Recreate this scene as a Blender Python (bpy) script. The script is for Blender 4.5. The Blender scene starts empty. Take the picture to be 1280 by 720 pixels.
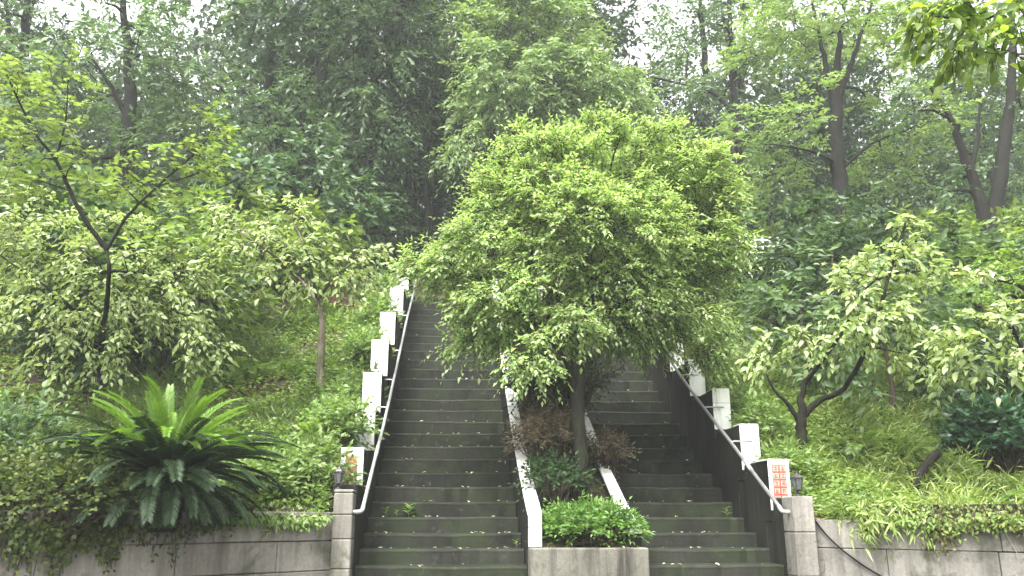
import bpy, bmesh, math, random
import numpy as np
from mathutils import Vector, Matrix

R = math.radians
random.seed(7)
rng = np.random.default_rng(11)
scene = bpy.context.scene
col = scene.collection

# ------------------------------------------------------------------ camera
FPX = 1040.0
PITCH, YAW = R(15.6), R(4.0)
EYE = np.array([0.0, 0.0, 1.6])
cd = bpy.data.cameras.new('camera')
cam = bpy.data.objects.new('camera', cd)
col.objects.link(cam)
cam.location = EYE
cam.rotation_euler = (R(90) + PITCH, 0, -YAW)
cd.sensor_width = 36.0
cd.lens = 36.0 * FPX / 1280.0
cd.clip_end = 500
scene.camera = cam

# ------------------------------------------------------------------ world, sun, exposure
SUN_EL, SUN_AZ = R(58), R(205)        # azimuth measured from +Y clockwise
world = bpy.data.worlds.new('World')
scene.world = world
world.use_nodes = True
wn = world.node_tree.nodes
wl = world.node_tree.links
wn.clear()
wo = wn.new('ShaderNodeOutputWorld')
wb = wn.new('ShaderNodeBackground')
sky = wn.new('ShaderNodeTexSky')
sky.sky_type = 'NISHITA'
sky.sun_disc = False
sky.sun_elevation = SUN_EL
sky.sun_rotation = SUN_AZ
sky.air_density = 1.0
sky.dust_density = 6.0
sky.ozone_density = 1.0
hs = wn.new('ShaderNodeHueSaturation')      # overcast: the cloud sheet takes the blue out
hs.inputs['Saturation'].default_value = 0.06
wl.new(sky.outputs[0], hs.inputs['Color'])
wl.new(hs.outputs[0], wb.inputs['Color'])
wb.inputs['Strength'].default_value = 0.15
wl.new(wb.outputs[0], wo.inputs['Surface'])

sd = bpy.data.lights.new('sun', 'SUN')
sun = bpy.data.objects.new('sun', sd)
col.objects.link(sun)
sd.energy = 1.5
sd.angle = R(25)
sd.color = (1.0, 0.97, 0.9)
sdir = Vector((math.sin(SUN_AZ) * math.cos(SUN_EL), math.cos(SUN_AZ) * math.cos(SUN_EL), math.sin(SUN_EL)))
sun.rotation_euler = sdir.to_track_quat('Z', 'Y').to_euler()
sun.location = (0, -10, 30)

scene.view_settings.view_transform = 'Standard'
scene.view_settings.look = 'None'
scene.view_settings.gamma = 1.0
scene.view_settings.exposure = 2.3
HAZE_DENSITY = 0.0018
cy = scene.cycles
cy.max_bounces = 8
cy.diffuse_bounces = 4
cy.glossy_bounces = 2
cy.transmission_bounces = 3
cy.volume_bounces = 1
cy.transparent_max_bounces = 6
cy.caustics_reflective = False
cy.caustics_refractive = False
cy.use_denoising = True

# ------------------------------------------------------------------ geometry helpers
fw = np.array([math.sin(YAW) * math.cos(PITCH), math.cos(YAW) * math.cos(PITCH), math.sin(PITCH)])
rt = np.array([math.cos(YAW), -math.sin(YAW), 0.0])
upv = np.cross(rt, fw)


def ray(px, py):
    return fw + rt * (px - 640) / FPX - upv * (py - 360) / FPX


def at(px, py, Y):
    """a point of the place, at distance Y up the hill, from a sighting"""
    d = ray(px, py)
    return EYE + d * (Y / d[1])


def ax(px, py, x):
    d = ray(px, py)
    return EYE + d * (x / d[0])


def tag(o, label=None, cat=None, group=None, kind=None):
    if label: o['label'] = label
    if cat: o['category'] = cat
    if group: o['group'] = group
    if kind: o['kind'] = kind
    return o


def empty(name, loc, label=None, cat=None, group=None):
    o = bpy.data.objects.new(name, None)
    col.objects.link(o)
    o.location = loc
    o.empty_display_size = 0.1
    return tag(o, label, cat, group)


def link(name, me, mat=None, parent=None, loc=None):
    o = bpy.data.objects.new(name, me)
    col.objects.link(o)
    if mat is not None and not me.materials:
        me.materials.append(mat)
    if parent is not None:
        o.parent = parent
        # geometry is given in world coordinates; the parent is an unrotated empty
        o.location = -parent.matrix_basis.translation if loc is None else loc
    elif loc is not None:
        o.location = loc
    return o


def mesh_np(name, V, F, smooth=False):
    me = bpy.data.meshes.new(name)
    V = np.ascontiguousarray(V, np.float32)
    F = np.ascontiguousarray(F, np.int32)
    k = F.shape[1]
    me.vertices.add(len(V))
    me.vertices.foreach_set('co', V.ravel())
    me.loops.add(F.size)
    me.loops.foreach_set('vertex_index', F.ravel())
    me.polygons.add(len(F))
    me.polygons.foreach_set('loop_start', np.arange(0, F.size, k, dtype=np.int32))
    if smooth:
        me.polygons.foreach_set('use_smooth', np.ones(len(F), bool))
    me.update(calc_edges=True)
    return me


def obj_np(name, V, F, mat, parent=None, smooth=False, kind=None):
    o = link(name, mesh_np(name, V, F, smooth), mat, parent)
    if kind: o['kind'] = kind
    return o


class MB:
    """collects polygons of one mesh"""
    def __init__(self): self.v, self.f = [], []

    def add(self, vs, fs):
        b = len(self.v)
        self.v += [tuple(map(float, p)) for p in vs]
        self.f += [tuple(b + i for i in f) for f in fs]
        return self

    def box(self, x0, x1, y0, y1, z0, z1):
        return self.add([(x0, y0, z0), (x1, y0, z0), (x1, y1, z0), (x0, y1, z0), (x0, y0, z1), (x1, y0, z1), (x1, y1, z1), (x0, y1, z1)],
                        [(0, 3, 2, 1), (4, 5, 6, 7), (0, 1, 5, 4), (1, 2, 6, 5), (2, 3, 7, 6), (3, 0, 4, 7)])

    def obox(self, c, ux, uy, uz):
        c, ux, uy, uz = map(np.array, (c, ux, uy, uz))
        vs = [c + sx * ux + sy * uy + sz * uz for sz in (-1, 1) for sx, sy in ((-1, -1), (1, -1), (1, 1), (-1, 1))]
        return self.add(vs, [(0, 3, 2, 1), (4, 5, 6, 7), (0, 1, 5, 4), (1, 2, 6, 5), (2, 3, 7, 6), (3, 0, 4, 7)])

    def tube(self, pts, rad, sides=8, cap=True):
        V, F = tube_arrays(pts, rad, sides)
        self.add(V, F)
        if cap:
            b = len(self.v) - len(V)
            self.f.append(tuple(b + i for i in range(sides))[::-1])
            self.f.append(tuple(b + len(V) - sides + i for i in range(sides)))
        return self

    def lathe(self, prof, c, sides=16):
        c = np.array(c)
        vs = []
        for r, z in prof:
            for i in range(sides):
                a = 2 * math.pi * i / sides
                vs.append(c + (r * math.cos(a), r * math.sin(a), z))
        fs = []
        for j in range(len(prof) - 1):
            for i in range(sides):
                k = (i + 1) % sides
                fs.append((j * sides + i, j * sides + k, (j + 1) * sides + k, (j + 1) * sides + i))
        fs.append(tuple(range(sides))[::-1])
        fs.append(tuple((len(prof) - 1) * sides + i for i in range(sides)))
        return self.add(vs, fs)

    def build(self, name, mat, parent=None, bevel=0.0, smooth=False, segs=1):
        me = bpy.data.meshes.new(name)
        me.from_pydata(self.v, [], self.f)
        if bevel > 0:
            bm = bmesh.new()
            bm.from_mesh(me)
            bmesh.ops.bevel(bm, geom=bm.edges[:], offset=bevel, segments=segs, affect='EDGES', profile=0.6, clamp_overlap=True)
            bm.to_mesh(me)
            bm.free()
        if smooth:
            me.polygons.foreach_set('use_smooth', np.ones(len(me.polygons), bool))
        me.update()
        return link(name, me, mat, parent)


def tube_arrays(pts, rad, sides):
    pts = np.asarray(pts, float)
    n = len(pts)
    rad = np.atleast_1d(np.asarray(rad, float))
    rad = np.interp(np.linspace(0, 1, n), np.linspace(0, 1, len(rad)), rad) if len(rad) > 1 else np.full(n, rad[0])
    T = np.gradient(pts, axis=0)
    T /= np.linalg.norm(T, axis=1, keepdims=True) + 1e-9
    a = np.array([0, 0, 1.0]) if abs(T[0][2]) < 0.8 else np.array([1.0, 0, 0])
    N = np.cross(T[0], a); N /= np.linalg.norm(N)
    V = np.empty((n, sides, 3))
    ang = np.arange(sides) * 2 * math.pi / sides
    for i in range(n):
        N = N - T[i] * (N @ T[i]); N /= np.linalg.norm(N) + 1e-9
        B = np.cross(T[i], N)
        V[i] = pts[i] + rad[i] * (np.cos(ang)[:, None] * N + np.sin(ang)[:, None] * B)
    i = np.arange(n - 1)[:, None] * sides
    j = np.arange(sides)[None]
    k = (j + 1) % sides
    F = np.stack([i + j, i + k, i + sides + k, i + sides + j], -1).reshape(-1, 4)
    return V.reshape(-1, 3), F


def smooth_path(pts, n):
    """Catmull-Rom through points"""
    P = [np.asarray(p, float) for p in pts]
    P = [2 * P[0] - P[1]] + P + [2 * P[-1] - P[-2]]
    out = []
    m = len(P) - 3
    for i in range(m):
        k = max(2, int(round(n / m)))
        for t in np.linspace(0, 1, k, endpoint=(i == m - 1)):
            a, b, c, d = P[i:i + 4]
            out.append(0.5 * ((2 * b) + (c - a) * t + (2 * a - 5 * b + 4 * c - d) * t * t + (3 * b - a - 3 * c + d) * t ** 3))
    return np.array(out)


def unit(v):
    v = np.asarray(v, float)
    return v / (np.linalg.norm(v, axis=-1, keepdims=True) + 1e-9)


# leaf shapes: columns are (half width fraction, length fraction, lift fraction of length)
LEAF8 = np.array([(0, 0, 0), (0, .3, .03), (0, .65, .0), (0, 1, -.14), (-.5, .3, .10), (.5, .3, .10), (-.40, .65, .06), (.40, .65, .06)])
LEAF8_F = np.array([(0, 5, 1), (1, 5, 7), (1, 7, 2), (2, 7, 3), (0, 1, 4), (1, 6, 4), (1, 2, 6), (2, 3, 6)])
LEAF4 = np.array([(0, 0, 0), (0, .45, .05), (0, 1, -.1), (-.5, .42, .1), (.5, .42, .1)])
LEAF4_F = np.array([(0, 4, 1), (1, 4, 2), (0, 1, 3), (1, 2, 3)])
LEAF2 = np.array([(0, 0, 0), (.5, .42, .06), (0, 1, -.08), (-.5, .42, .06)])
LEAF2_F = np.array([(0, 1, 2), (0, 2, 3)])
# broad lobed leaf (maple-like)
STAR = np.array([(0, .12, 0), (.16, .3, .0), (.5, .22, -.03), (.34, .45, .02), (.52, .74, -.05), (.2, .62, .03), (0, 1, -.08), (-.2, .62, .03), (-.52, .74, -.05), (-.34, .45, .02), (-.5, .22, -.03), (-.16, .3, 0), (0, .42, .03)])
STAR_F = np.array([(i, (i + 1) % 12, 12) for i in range(12)])
TPL = {8: (LEAF8, LEAF8_F), 4: (LEAF4, LEAF4_F), 2: (LEAF2, LEAF2_F), 12: (STAR, STAR_F)}


def leaves_arrays(P, D, N, L, W, tpl):
    tv, tf = TPL[tpl]
    P, D, N = map(np.asarray, (P, D, N))
    n = len(P)
    D = unit(D)
    S = unit(np.cross(D, N))
    U = np.cross(S, D)
    L = np.broadcast_to(np.asarray(L, float), (n,))[:, None, None]
    W = np.broadcast_to(np.asarray(W, float), (n,))[:, None, None]
    V = P[:, None] + tv[None, :, 0:1] * W * S[:, None] + tv[None, :, 1:2] * L * D[:, None] + tv[None, :, 2:3] * L * U[:, None]
    F = tf[None] + (np.arange(n) * len(tv))[:, None, None]
    return V.reshape(-1, 3), F.reshape(-1, 3)


# ------------------------------------------------------------------ materials
MATS = {}


def new_mat(name):
    m = bpy.data.materials.new(name)
    m.use_nodes = True
    nt = m.node_tree
    nt.nodes.clear()
    out = nt.nodes.new('ShaderNodeOutputMaterial')
    MATS[name] = m
    return m, nt, out


def nd(nt, t, **kw):
    n = nt.nodes.new(t)
    for k, v in kw.items():
        if k in n.inputs:
            n.inputs[k].default_value = v
        else:
            setattr(n, k, v)
    return n


def ramp(nt, stops, fac):
    n = nt.nodes.new('ShaderNodeValToRGB')
    cr = n.color_ramp
    while len(cr.elements) > 1: cr.elements.remove(cr.elements[-1])
    for i, (p, c) in enumerate(stops):
        e = cr.elements[0] if i == 0 else cr.elements.new(p)
        e.position = p
        e.color = (*c, 1) if len(c) == 3 else c
    nt.links.new(fac, n.inputs[0])
    return n.outputs[0]


def mixc(nt, fac, a, b, mode='MIX'):
    n = nt.nodes.new('ShaderNodeMix')
    n.data_type = 'RGBA'
    n.blend_type = mode
    for s, v in ((n.inputs[0], fac), (n.inputs[6], a), (n.inputs[7], b)):
        if hasattr(v, 'links'): nt.links.new(v, s)
        else: s.default_value = v if not isinstance(v, tuple) or len(v) == 4 else (*v, 1)
    return n.outputs[2]


def noise(nt, scale, detail=4, rough=0.6, vec=None, dist=0.0):
    n = nd(nt, 'ShaderNodeTexNoise', Scale=scale, Detail=detail, Roughness=rough, Distortion=dist)
    if vec is not None: nt.links.new(vec, n.inputs['Vector'])
    return n.outputs['Fac']


def world_pos(nt, scale=(1, 1, 1)):
    g = nt.nodes.new('ShaderNodeNewGeometry')
    mp = nt.nodes.new('ShaderNodeMapping')
    mp.inputs['Scale'].default_value = scale
    nt.links.new(g.outputs['Position'], mp.inputs[0])
    return mp.outputs[0]


def leaf_mat(name, c1, c2, c3, trans=0.4, rough=0.45, tint=1.35, spec=0.5):
    m, nt, out = new_mat(name)
    g = nt.nodes.new('ShaderNodeNewGeometry')
    oi = nt.nodes.new('ShaderNodeObjectInfo')
    ad = nd(nt, 'ShaderNodeMath', operation='ADD')
    nt.links.new(g.outputs['Random Per Island'], ad.inputs[0])
    nt.links.new(oi.outputs['Random'], ad.inputs[1])
    fr = nd(nt, 'ShaderNodeMath', operation='FRACT')
    nt.links.new(ad.outputs[0], fr.inputs[0])
    c = ramp(nt, [(0, c1), (.5, c2), (1, c3)], fr.outputs[0])
    nz = noise(nt, 1.6, 2, .5, world_pos(nt))
    rm = nd(nt, 'ShaderNodeMapRange')
    rm.inputs[1].default_value, rm.inputs[2].default_value = .3, .7
    rm.inputs[3].default_value, rm.inputs[4].default_value = .78, 1.22
    nt.links.new(nz, rm.inputs[0])
    hv = nt.nodes.new('ShaderNodeHueSaturation')
    nt.links.new(rm.outputs[0], hv.inputs['Value'])
    nt.links.new(c, hv.inputs['Color'])
    p = nd(nt, 'ShaderNodeBsdfPrincipled', Roughness=rough)
    p.inputs['Specular IOR Level'].default_value = spec
    nt.links.new(hv.outputs[0], p.inputs['Base Color'])
    t = nt.nodes.new('ShaderNodeBsdfTranslucent')
    tc = mixc(nt, 1.0, hv.outputs[0], (tint, tint * 1.02, tint * .55, 1), 'MULTIPLY')
    nt.links.new(tc, t.inputs['Color'])
    ms = nt.nodes.new('ShaderNodeMixShader')
    ms.inputs[0].default_value = trans
    nt.links.new(p.outputs[0], ms.inputs[1])
    nt.links.new(t.outputs[0], ms.inputs[2])
    nt.links.new(ms.outputs[0], out.inputs['Surface'])
    return m


def bumpy(nt, p, h, strength=0.4, dist=0.02):
    b = nd(nt, 'ShaderNodeBump', Strength=strength, Distance=dist)
    nt.links.new(h, b.inputs['Height'])
    nt.links.new(b.outputs[0], p.inputs['Normal'])


def bark_mat(name, c1, c2, moss=None, mf=0.5):
    m, nt, out = new_mat(name)
    v = world_pos(nt, (9, 9, 2.2))
    a = noise(nt, 3.0, 6, .65, v, .6)
    c = ramp(nt, [(.3, c1), (.7, c2)], a)
    if moss:
        b = noise(nt, 3.5, 4, .6, world_pos(nt))
        f = ramp(nt, [(mf, (0, 0, 0)), (mf + .14, (1, 1, 1))], b)
        c = mixc(nt, f, c, (*moss, 1))
    p = nd(nt, 'ShaderNodeBsdfPrincipled', Roughness=.85)
    p.inputs['Specular IOR Level'].default_value = .12
    nt.links.new(c, p.inputs['Base Color'])
    bumpy(nt, p, a, .7, .03)
    nt.links.new(p.outputs[0], out.inputs['Surface'])
    return m


def concrete_mat(name, base, dark, moss, mth=.55, streak=.5, rough=.75, vary=.25, spots=None, spec=.5):
    m, nt, out = new_mat(name)
    oi = nt.nodes.new('ShaderNodeObjectInfo')
    pos = world_pos(nt)
    big = noise(nt, 1.3, 5, .6, pos)
    fine = noise(nt, 38, 4, .7, pos)
    c = ramp(nt, [(.3, dark), (.65, base)], big)
    c = mixc(nt, .35, c, ramp(nt, [(.3, (.35, .35, .35)), (.7, (1.25, 1.25, 1.25))], fine), 'MULTIPLY')
    # per-piece tone
    mr = nd(nt, 'ShaderNodeMapRange')
    mr.inputs[3].default_value, mr.inputs[4].default_value = 1 - vary, 1 + vary
    nt.links.new(oi.outputs['Random'], mr.inputs[0])
    hv = nt.nodes.new('ShaderNodeHueSaturation')
    nt.links.new(mr.outputs[0], hv.inputs['Value'])
    nt.links.new(c, hv.inputs['Color'])
    c = hv.outputs[0]
    # damp streaks running down
    st = noise(nt, 2.2, 5, .65, world_pos(nt, (3.2, 3.2, .28)))
    sf = ramp(nt, [(.44, (0, 0, 0)), (.66, (streak, streak, streak))], st)
    c = mixc(nt, sf, c, (*[x * .35 for x in dark], 1))
    # moss / algae in patches
    mn = noise(nt, 2.7, 7, .68, pos, .5)
    mf = ramp(nt, [(mth, (0, 0, 0)), (mth + .12, (.85, .85, .85))], mn)
    c = mixc(nt, mf, c, (*moss, 1))
    if spots:
        sn = noise(nt, 9, 6, .75, pos, .8)
        f = ramp(nt, [(.58, (0, 0, 0)), (.66, (1, 1, 1))], sn)
        c = mixc(nt, f, c, (*spots, 1))
    p = nd(nt, 'ShaderNodeBsdfPrincipled', Roughness=rough)
    p.inputs['Specular IOR Level'].default_value = spec
    nt.links.new(c, p.inputs['Base Color'])
    h = mixc(nt, .5, fine, big)
    bumpy(nt, p, h, .5, .012)
    nt.links.new(p.outputs[0], out.inputs['Surface'])
    return m


def plain_mat(name, c, rough=.5, metal=0.0, var=.15, nscale=12, dirt=None):
    m, nt, out = new_mat(name)
    a = noise(nt, nscale, 5, .65, world_pos(nt))
    cc = ramp(nt, [(.25, tuple(x * (1 - var) for x in c)), (.75, tuple(min(1, x * (1 + var)) for x in c))], a)
    if dirt:
        b = noise(nt, 3.0, 6, .7, world_pos(nt, (4, 4, .9)))
        f = ramp(nt, [(.47, (0, 0, 0)), (.72, (.75, .75, .75))], b)
        cc = mixc(nt, f, cc, (*dirt, 1))
    p = nd(nt, 'ShaderNodeBsdfPrincipled', Roughness=rough, Metallic=metal)
    nt.links.new(cc, p.inputs['Base Color'])
    bumpy(nt, p, a, .12, .005)
    nt.links.new(p.outputs[0], out.inputs['Surface'])
    return m


M_STEP = concrete_mat('mossy_step_concrete', (.026, .0268, .0215), (.011, .0115, .009), (.0205, .0265, .0135), .46, .4, .7, .28, (.044, .045, .037), spec=.1)
M_STAIRWALL = concrete_mat('damp_dark_concrete', (.030, .028, .024), (.011, .0105, .009), (.011, .013, .0075), .58, .8, .75, .12, spec=.1)
M_BLOCK = concrete_mat('weathered_block_concrete', (.25, .236, .208), (.135, .126, .108), (.05, .055, .032), .52, .65, .85, .12, spec=.2)
M_BLOCKR = concrete_mat('stained_block_concrete', (.25, .236, .21), (.135, .127, .11), (.05, .053, .034), .52, .6, .85, .12, (.075, .073, .06), spec=.2)
M_PLANTER = concrete_mat('planter_concrete', (.165, .157, .132), (.06, .057, .046), (.035, .04, .02), .55, .95, .85, .05, spec=.2)
M_WHITE = plain_mat('white_tile', (.74, .745, .72), .45, 0, .08, 7, (.26, .28, .2))
M_COPING = plain_mat('white_coping_tile', (.60, .60, .57), .5, 0, .12, 9, (.20, .205, .155))
M_MORTAR = concrete_mat('joint_mortar', (.12, .115, .1), (.06, .058, .05), (.05, .055, .03), .5, .4, .9, .05)
M_RAIL = plain_mat('galvanised_rail', (.17, .172, .172), .42, .45, .2, 20)
M_RAILW = plain_mat('pale_painted_rail', (.33, .335, .33), .35, .35, .15, 20, (.2, .2, .19))
M_BLACK = plain_mat('black_rubber', (.006, .006, .0065), .8)
M_BLACK.node_tree.nodes['Principled BSDF'].inputs['Specular IOR Level'].default_value = .1
M_IRON = plain_mat('lantern_dark_metal', (.06, .055, .05), .45, .5, .3, 30)
M_RED = plain_mat('red_enamel', (.36, .05, .035), .5, 0, .15, 20)
M_PINK = plain_mat('pale_red_tile', (.52, .24, .19), .5, 0, .12, 25)
M_PANEL = plain_mat('faded_plaque_panel', (.40, .24, .15), .55, 0, .3, 14)
M_BULB = plain_mat('frosted_bulb', (.75, .74, .68), .3)
M_PAVE = concrete_mat('forecourt_concrete', (.20, .19, .17), (.11, .105, .095), (.06, .065, .04), .62, .2, .8, .05)
M_BARK = bark_mat('bark_dark', (.006, .0058, .005), (.017, .0155, .0125))
M_BARKM = bark_mat('bark_mossy', (.007, .0065, .005), (.019, .0165, .0125), (.018, .024, .010), .52)
M_BARKP = bark_mat('bark_pale', (.07, .058, .042), (.17, .145, .11), (.07, .085, .04), .52)
M_TWIG = bark_mat('twig_brown', (.03, .022, .015), (.07, .055, .04))
M_WOOD = bark_mat('cut_log', (.008, .007, .006), (.022, .019, .015))

m, nt, out = new_mat('glass_pane')
g1 = nd(nt, 'ShaderNodeBsdfPrincipled', Roughness=.08)
g1.inputs['Base Color'].default_value = (.75, .8, .78, 1)
g1.inputs['Transmission Weight'].default_value = .9
g1.inputs['IOR'].default_value = 1.3
nt.links.new(g1.outputs[0], out.inputs['Surface'])
M_GLASS = m

m, nt, out = new_mat('leaf_litter_soil')
pp = world_pos(nt)
a = noise(nt, 2.0, 6, .65, pp)
b = noise(nt, 26, 5, .7, pp)
c = ramp(nt, [(.3, (.026, .02, .012)), (.55, (.05, .036, .02)), (.72, (.04, .048, .016))], a)
c = mixc(nt, .6, c, ramp(nt, [(.3, (.3, .3, .3)), (.7, (1.6, 1.5, 1.3))], b), 'MULTIPLY')
p = nd(nt, 'ShaderNodeBsdfPrincipled', Roughness=.95)
nt.links.new(c, p.inputs['Base Color'])
bumpy(nt, p, b, .8, .05)
nt.links.new(p.outputs[0], out.inputs['Surface'])
M_SOIL = m

m, nt, out = new_mat('red_earth')
pp = world_pos(nt)
a = noise(nt, 7.0, 6, .7, pp)
c = ramp(nt, [(.3, (.03, .013, .008)), (.6, (.085, .034, .02)), (.8, (.13, .06, .034))], a)
p = nd(nt, 'ShaderNodeBsdfPrincipled', Roughness=.95)
nt.links.new(c, p.inputs['Base Color'])
bumpy(nt, p, a, .9, .06)
nt.links.new(p.outputs[0], out.inputs['Surface'])
M_REDEARTH = m

L_MAIN = leaf_mat('leaf_centre_tree', (.175, .275, .085), (.255, .355, .135), (.355, .44, .205), .48, .45)
L_MID = leaf_mat('leaf_wood_green', (.05, .096, .034), (.08, .138, .052), (.122, .185, .078), .42, .5)
L_LIGHT = leaf_mat('leaf_wood_light', (.115, .19, .065), (.165, .245, .09), (.225, .295, .125), .42, .5)
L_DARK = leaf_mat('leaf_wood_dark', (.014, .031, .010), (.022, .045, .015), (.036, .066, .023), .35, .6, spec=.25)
L_PALE = leaf_mat('leaf_pale', (.185, .265, .08), (.265, .345, .13), (.38, .44, .225), .42, .4)
L_YELLOW = leaf_mat('leaf_yellow_green', (.11, .17, .045), (.15, .215, .06), (.20, .26, .09), .47, .45)
L_OVER = leaf_mat('leaf_overhang', (.05, .10, .018), (.125, .195, .032), (.26, .35, .055), .6, .4)
L_WEED = leaf_mat('leaf_weed', (.088, .165, .032), (.145, .23, .055), (.215, .29, .095), .42, .5)
L_COVER = leaf_mat('leaf_ground_cover', (.078, .138, .022), (.135, .21, .038), (.21, .265, .068), .38, .55)
L_IVY = leaf_mat('leaf_ivy', (.022, .04, .010), (.055, .085, .02), (.13, .16, .038), .35, .55, spec=.3)
L_BUSH = leaf_mat('leaf_planter_bush', (.06, .15, .02), (.10, .20, .035), (.16, .26, .06), .4, .45)
L_BROWN = leaf_mat('leaf_reddish_brown', (.045, .028, .018), (.085, .055, .033), (.075, .08, .035), .3, .6)
L_CYC_NEW = leaf_mat('cycad_new_frond', (.10, .20, .022), (.13, .24, .03), (.16, .27, .045), .4, .35, 1.3)
L_CYC_OLD = leaf_mat('cycad_old_frond', (.013, .030, .010), (.021, .043, .015), (.035, .062, .024), .25, .5, 1.1, spec=.25)
L_BAMBOO = leaf_mat('leaf_bamboo', (.16, .24, .05), (.23, .30, .085), (.30, .36, .13), .4, .45)
L_GRASS = leaf_mat('grass_blade', (.06, .11, .025), (.10, .16, .04), (.15, .2, .07), .4, .5)
L_FALLEN = leaf_mat('fallen_leaf_pale', (.5, .48, .38), (.66, .64, .54), (.48, .40, .22), .2, .6)
L_LITTER = leaf_mat('litter_brown', (.05, .03, .016), (.10, .055, .028), (.15, .095, .05), .1, .8)

# ------------------------------------------------------------------ the lie of the land
XL0, XL1 = -0.83, 0.67          # left flight
XR0, XR1 = 1.69, 2.985           # right flight
TREAD, YS = 0.33, 7.66
STEP_Z = [1.217, 1.348, 1.482, 1.632, 1.79, 1.955, 2.122, 2.296, 2.471, 2.657, 2.846, 3.036, 3.228, 3.427, 3.627, 3.828, 4.03, 4.233]
for i in range(8): STEP_Z.append(STEP_Z[-1] + .2)       # on up to the landing
LOW = []
z = STEP_Z[0]
while z > .14:
    z -= .1352
    LOW.append(z)
NLOW = len(LOW)
ALLZ = LOW[::-1] + STEP_Z
Y_FIRST = YS - NLOW * TREAD
Y_TOP = Y_FIRST + len(ALLZ) * TREAD
Z_TOP = ALLZ[-1]


def stair_z(y):
    return float(np.interp(y, [Y_FIRST + i * TREAD for i in range(len(ALLZ))] + [60], list(ALLZ) + [Z_TOP]))


def front_y(x):
    if x < -1.02: return max(3.2, 7.5 + (x + 1.02) * .80)
    if x > 3.18: return max(3.6, 7.36 - (x - 3.18) * 1.15)
    return 7.5


def lump(x, y):
    return (.10 * math.sin(1.7 * x + .6) * math.sin(1.3 * y + 1.1) + .06 * math.sin(3.9 * x + 2.2 * y) + .04 * math.sin(5.3 * y - 2.9 * x + 1))


BY = [2, 5, 7.4, 8, 10, 12, 14, 16, 18, 24, 40, 80]
BZ = [1.4, 1.5, 1.60, 1.80, 2.8, 3.98, 5.15, 6.15, 6.75, 8.2, 11.5, 19]


def ground_z(x, y):
    b = float(np.interp(y, BY, BZ))
    t = min(1, max(0, (y - front_y(x)) / .8))
    b += lump(x, y) * t
    if x > 3: b += -.05 * min(3, x - 3) * t
    if XL0 - .24 < x < XR1 + .24 and y < Y_TOP + .1:
        return min(b, stair_z(y) - .55)
    return b


def on_ground(px, py, y0=5.0, y1=60):
    d = ray(px, py)
    y = y0
    while y < y1:
        p = EYE + d * (y / d[1])
        if p[2] <= ground_z(p[0], y): return p
        y += .03
    return EYE + d * (y1 / d[1])


def gp(x, y, sink=.03):
    return np.array([x, y, ground_z(x, y) - sink])


# ground sheet
G = MB()
G.add([(-60, -18, 0), (60, -18, 0), (60, 66, 0), (-60, 66, 0)], [(0, 1, 2, 3)])
tag(G.build('ground', M_PAVE), kind='structure')

# hillside
xs = sorted(set(list(np.arange(-58, -10, 4.0)) + list(np.arange(-10, -1.1, .3)) + [-1.07, -1.02, .2, 1.2, 2.2, 3.18, 3.24] + list(np.arange(3.5, 13, .3)) + list(np.arange(13, 60, 4.0))))
ts = np.concatenate([np.arange(0, 12, .25), np.arange(12, 30, 1.2), np.arange(30, 61, 5)])
V, F = [], []
for i, x in enumerate(xs):
    f = front_y(x) + .06
    for j, t in enumerate(ts):
        y = f + t * (64 - f) / 60
        V.append((x, y, ground_z(x, y)))
nj = len(ts)
for i in range(len(xs) - 1):
    for j in range(nj - 1):
        a = i * nj + j
        F.append((a, a + nj, a + nj + 1, a + 1))
hill = obj_np('hillside', np.array(V), np.array(F), M_SOIL, smooth=True)
tag(hill, kind='structure')

# ------------------------------------------------------------------ staircases
def staircase(x0, x1, label):
    t = empty('stone_staircase', ((x0 + x1) / 2, Y_FIRST, 0), label, 'stairs', 'the two flights of steps')
    rr = random.Random(int(x0 * 100))
    zp = -.3
    for i, z in enumerate(ALLZ):
        y = Y_FIRST + i * TREAD
        mb = MB()
        # riser body with a slightly proud, worn tread slab
        n = 19
        X = np.linspace(x0, x1, n)
        ph = rr.uniform(0, 6)
        yj = [y + .005 * math.sin(ph + 2.1 * xx) + max(0, rr.gauss(0, .005)) + (rr.uniform(.008, .022) if rr.random() < .07 else 0) for xx in X]
        zj = [z + .004 * math.sin(2 * ph + 2.7 * xx) - max(0, rr.gauss(0, .0035)) - .006 * math.exp(-((xx - (x0 + x1) / 2) / .35) ** 2) for xx in X]
        zb = max(-.02, zp - .3)
        prof = lambda k: [(X[k], yj[k] + .001, zb), (X[k], yj[k] + .0015, zj[k] - .034), (X[k], yj[k], zj[k] - .022), (X[k], yj[k] + .002, zj[k] - .012), (X[k], yj[k] + .012, zj[k]),
                          (X[k], y + TREAD + .05, z - .001), (X[k], y + TREAD + .05, zb)]
        vs = [p for k in range(n) for p in prof(k)]
        fs = []
        for k in range(n - 1):
            for q in range(7):
                r2 = (q + 1) % 7
                fs.append((k * 7 + q, (k + 1) * 7 + q, (k + 1) * 7 + r2, k * 7 + r2))
        fs.append(tuple(range(7))[::-1] if False else tuple(range(7)))
        fs.append(tuple((n - 1) * 7 + q for q in range(7))[::-1])
        mb.add(vs, fs)
        mb.build('step', M_STEP, t)
        zp = z
    MB().box(x0, x1, Y_TOP + .055, Y_TOP + 2.2, Z_TOP - .5, Z_TOP - .004).build('landing', M_STEP, t)
    return t


staircase(XL0, XL1, 'dark mossy concrete staircase between the cycad bank and the tree planter')
staircase(XR0, XR1, 'dark mossy concrete staircase with a lantern beside its lower end, right of the tree planter')

# ------------------------------------------------------------------ stair side walls, posts, rails
LX0, LX1 = -1.05, -.835
RX0, RX1 = 2.99, 3.16
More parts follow.
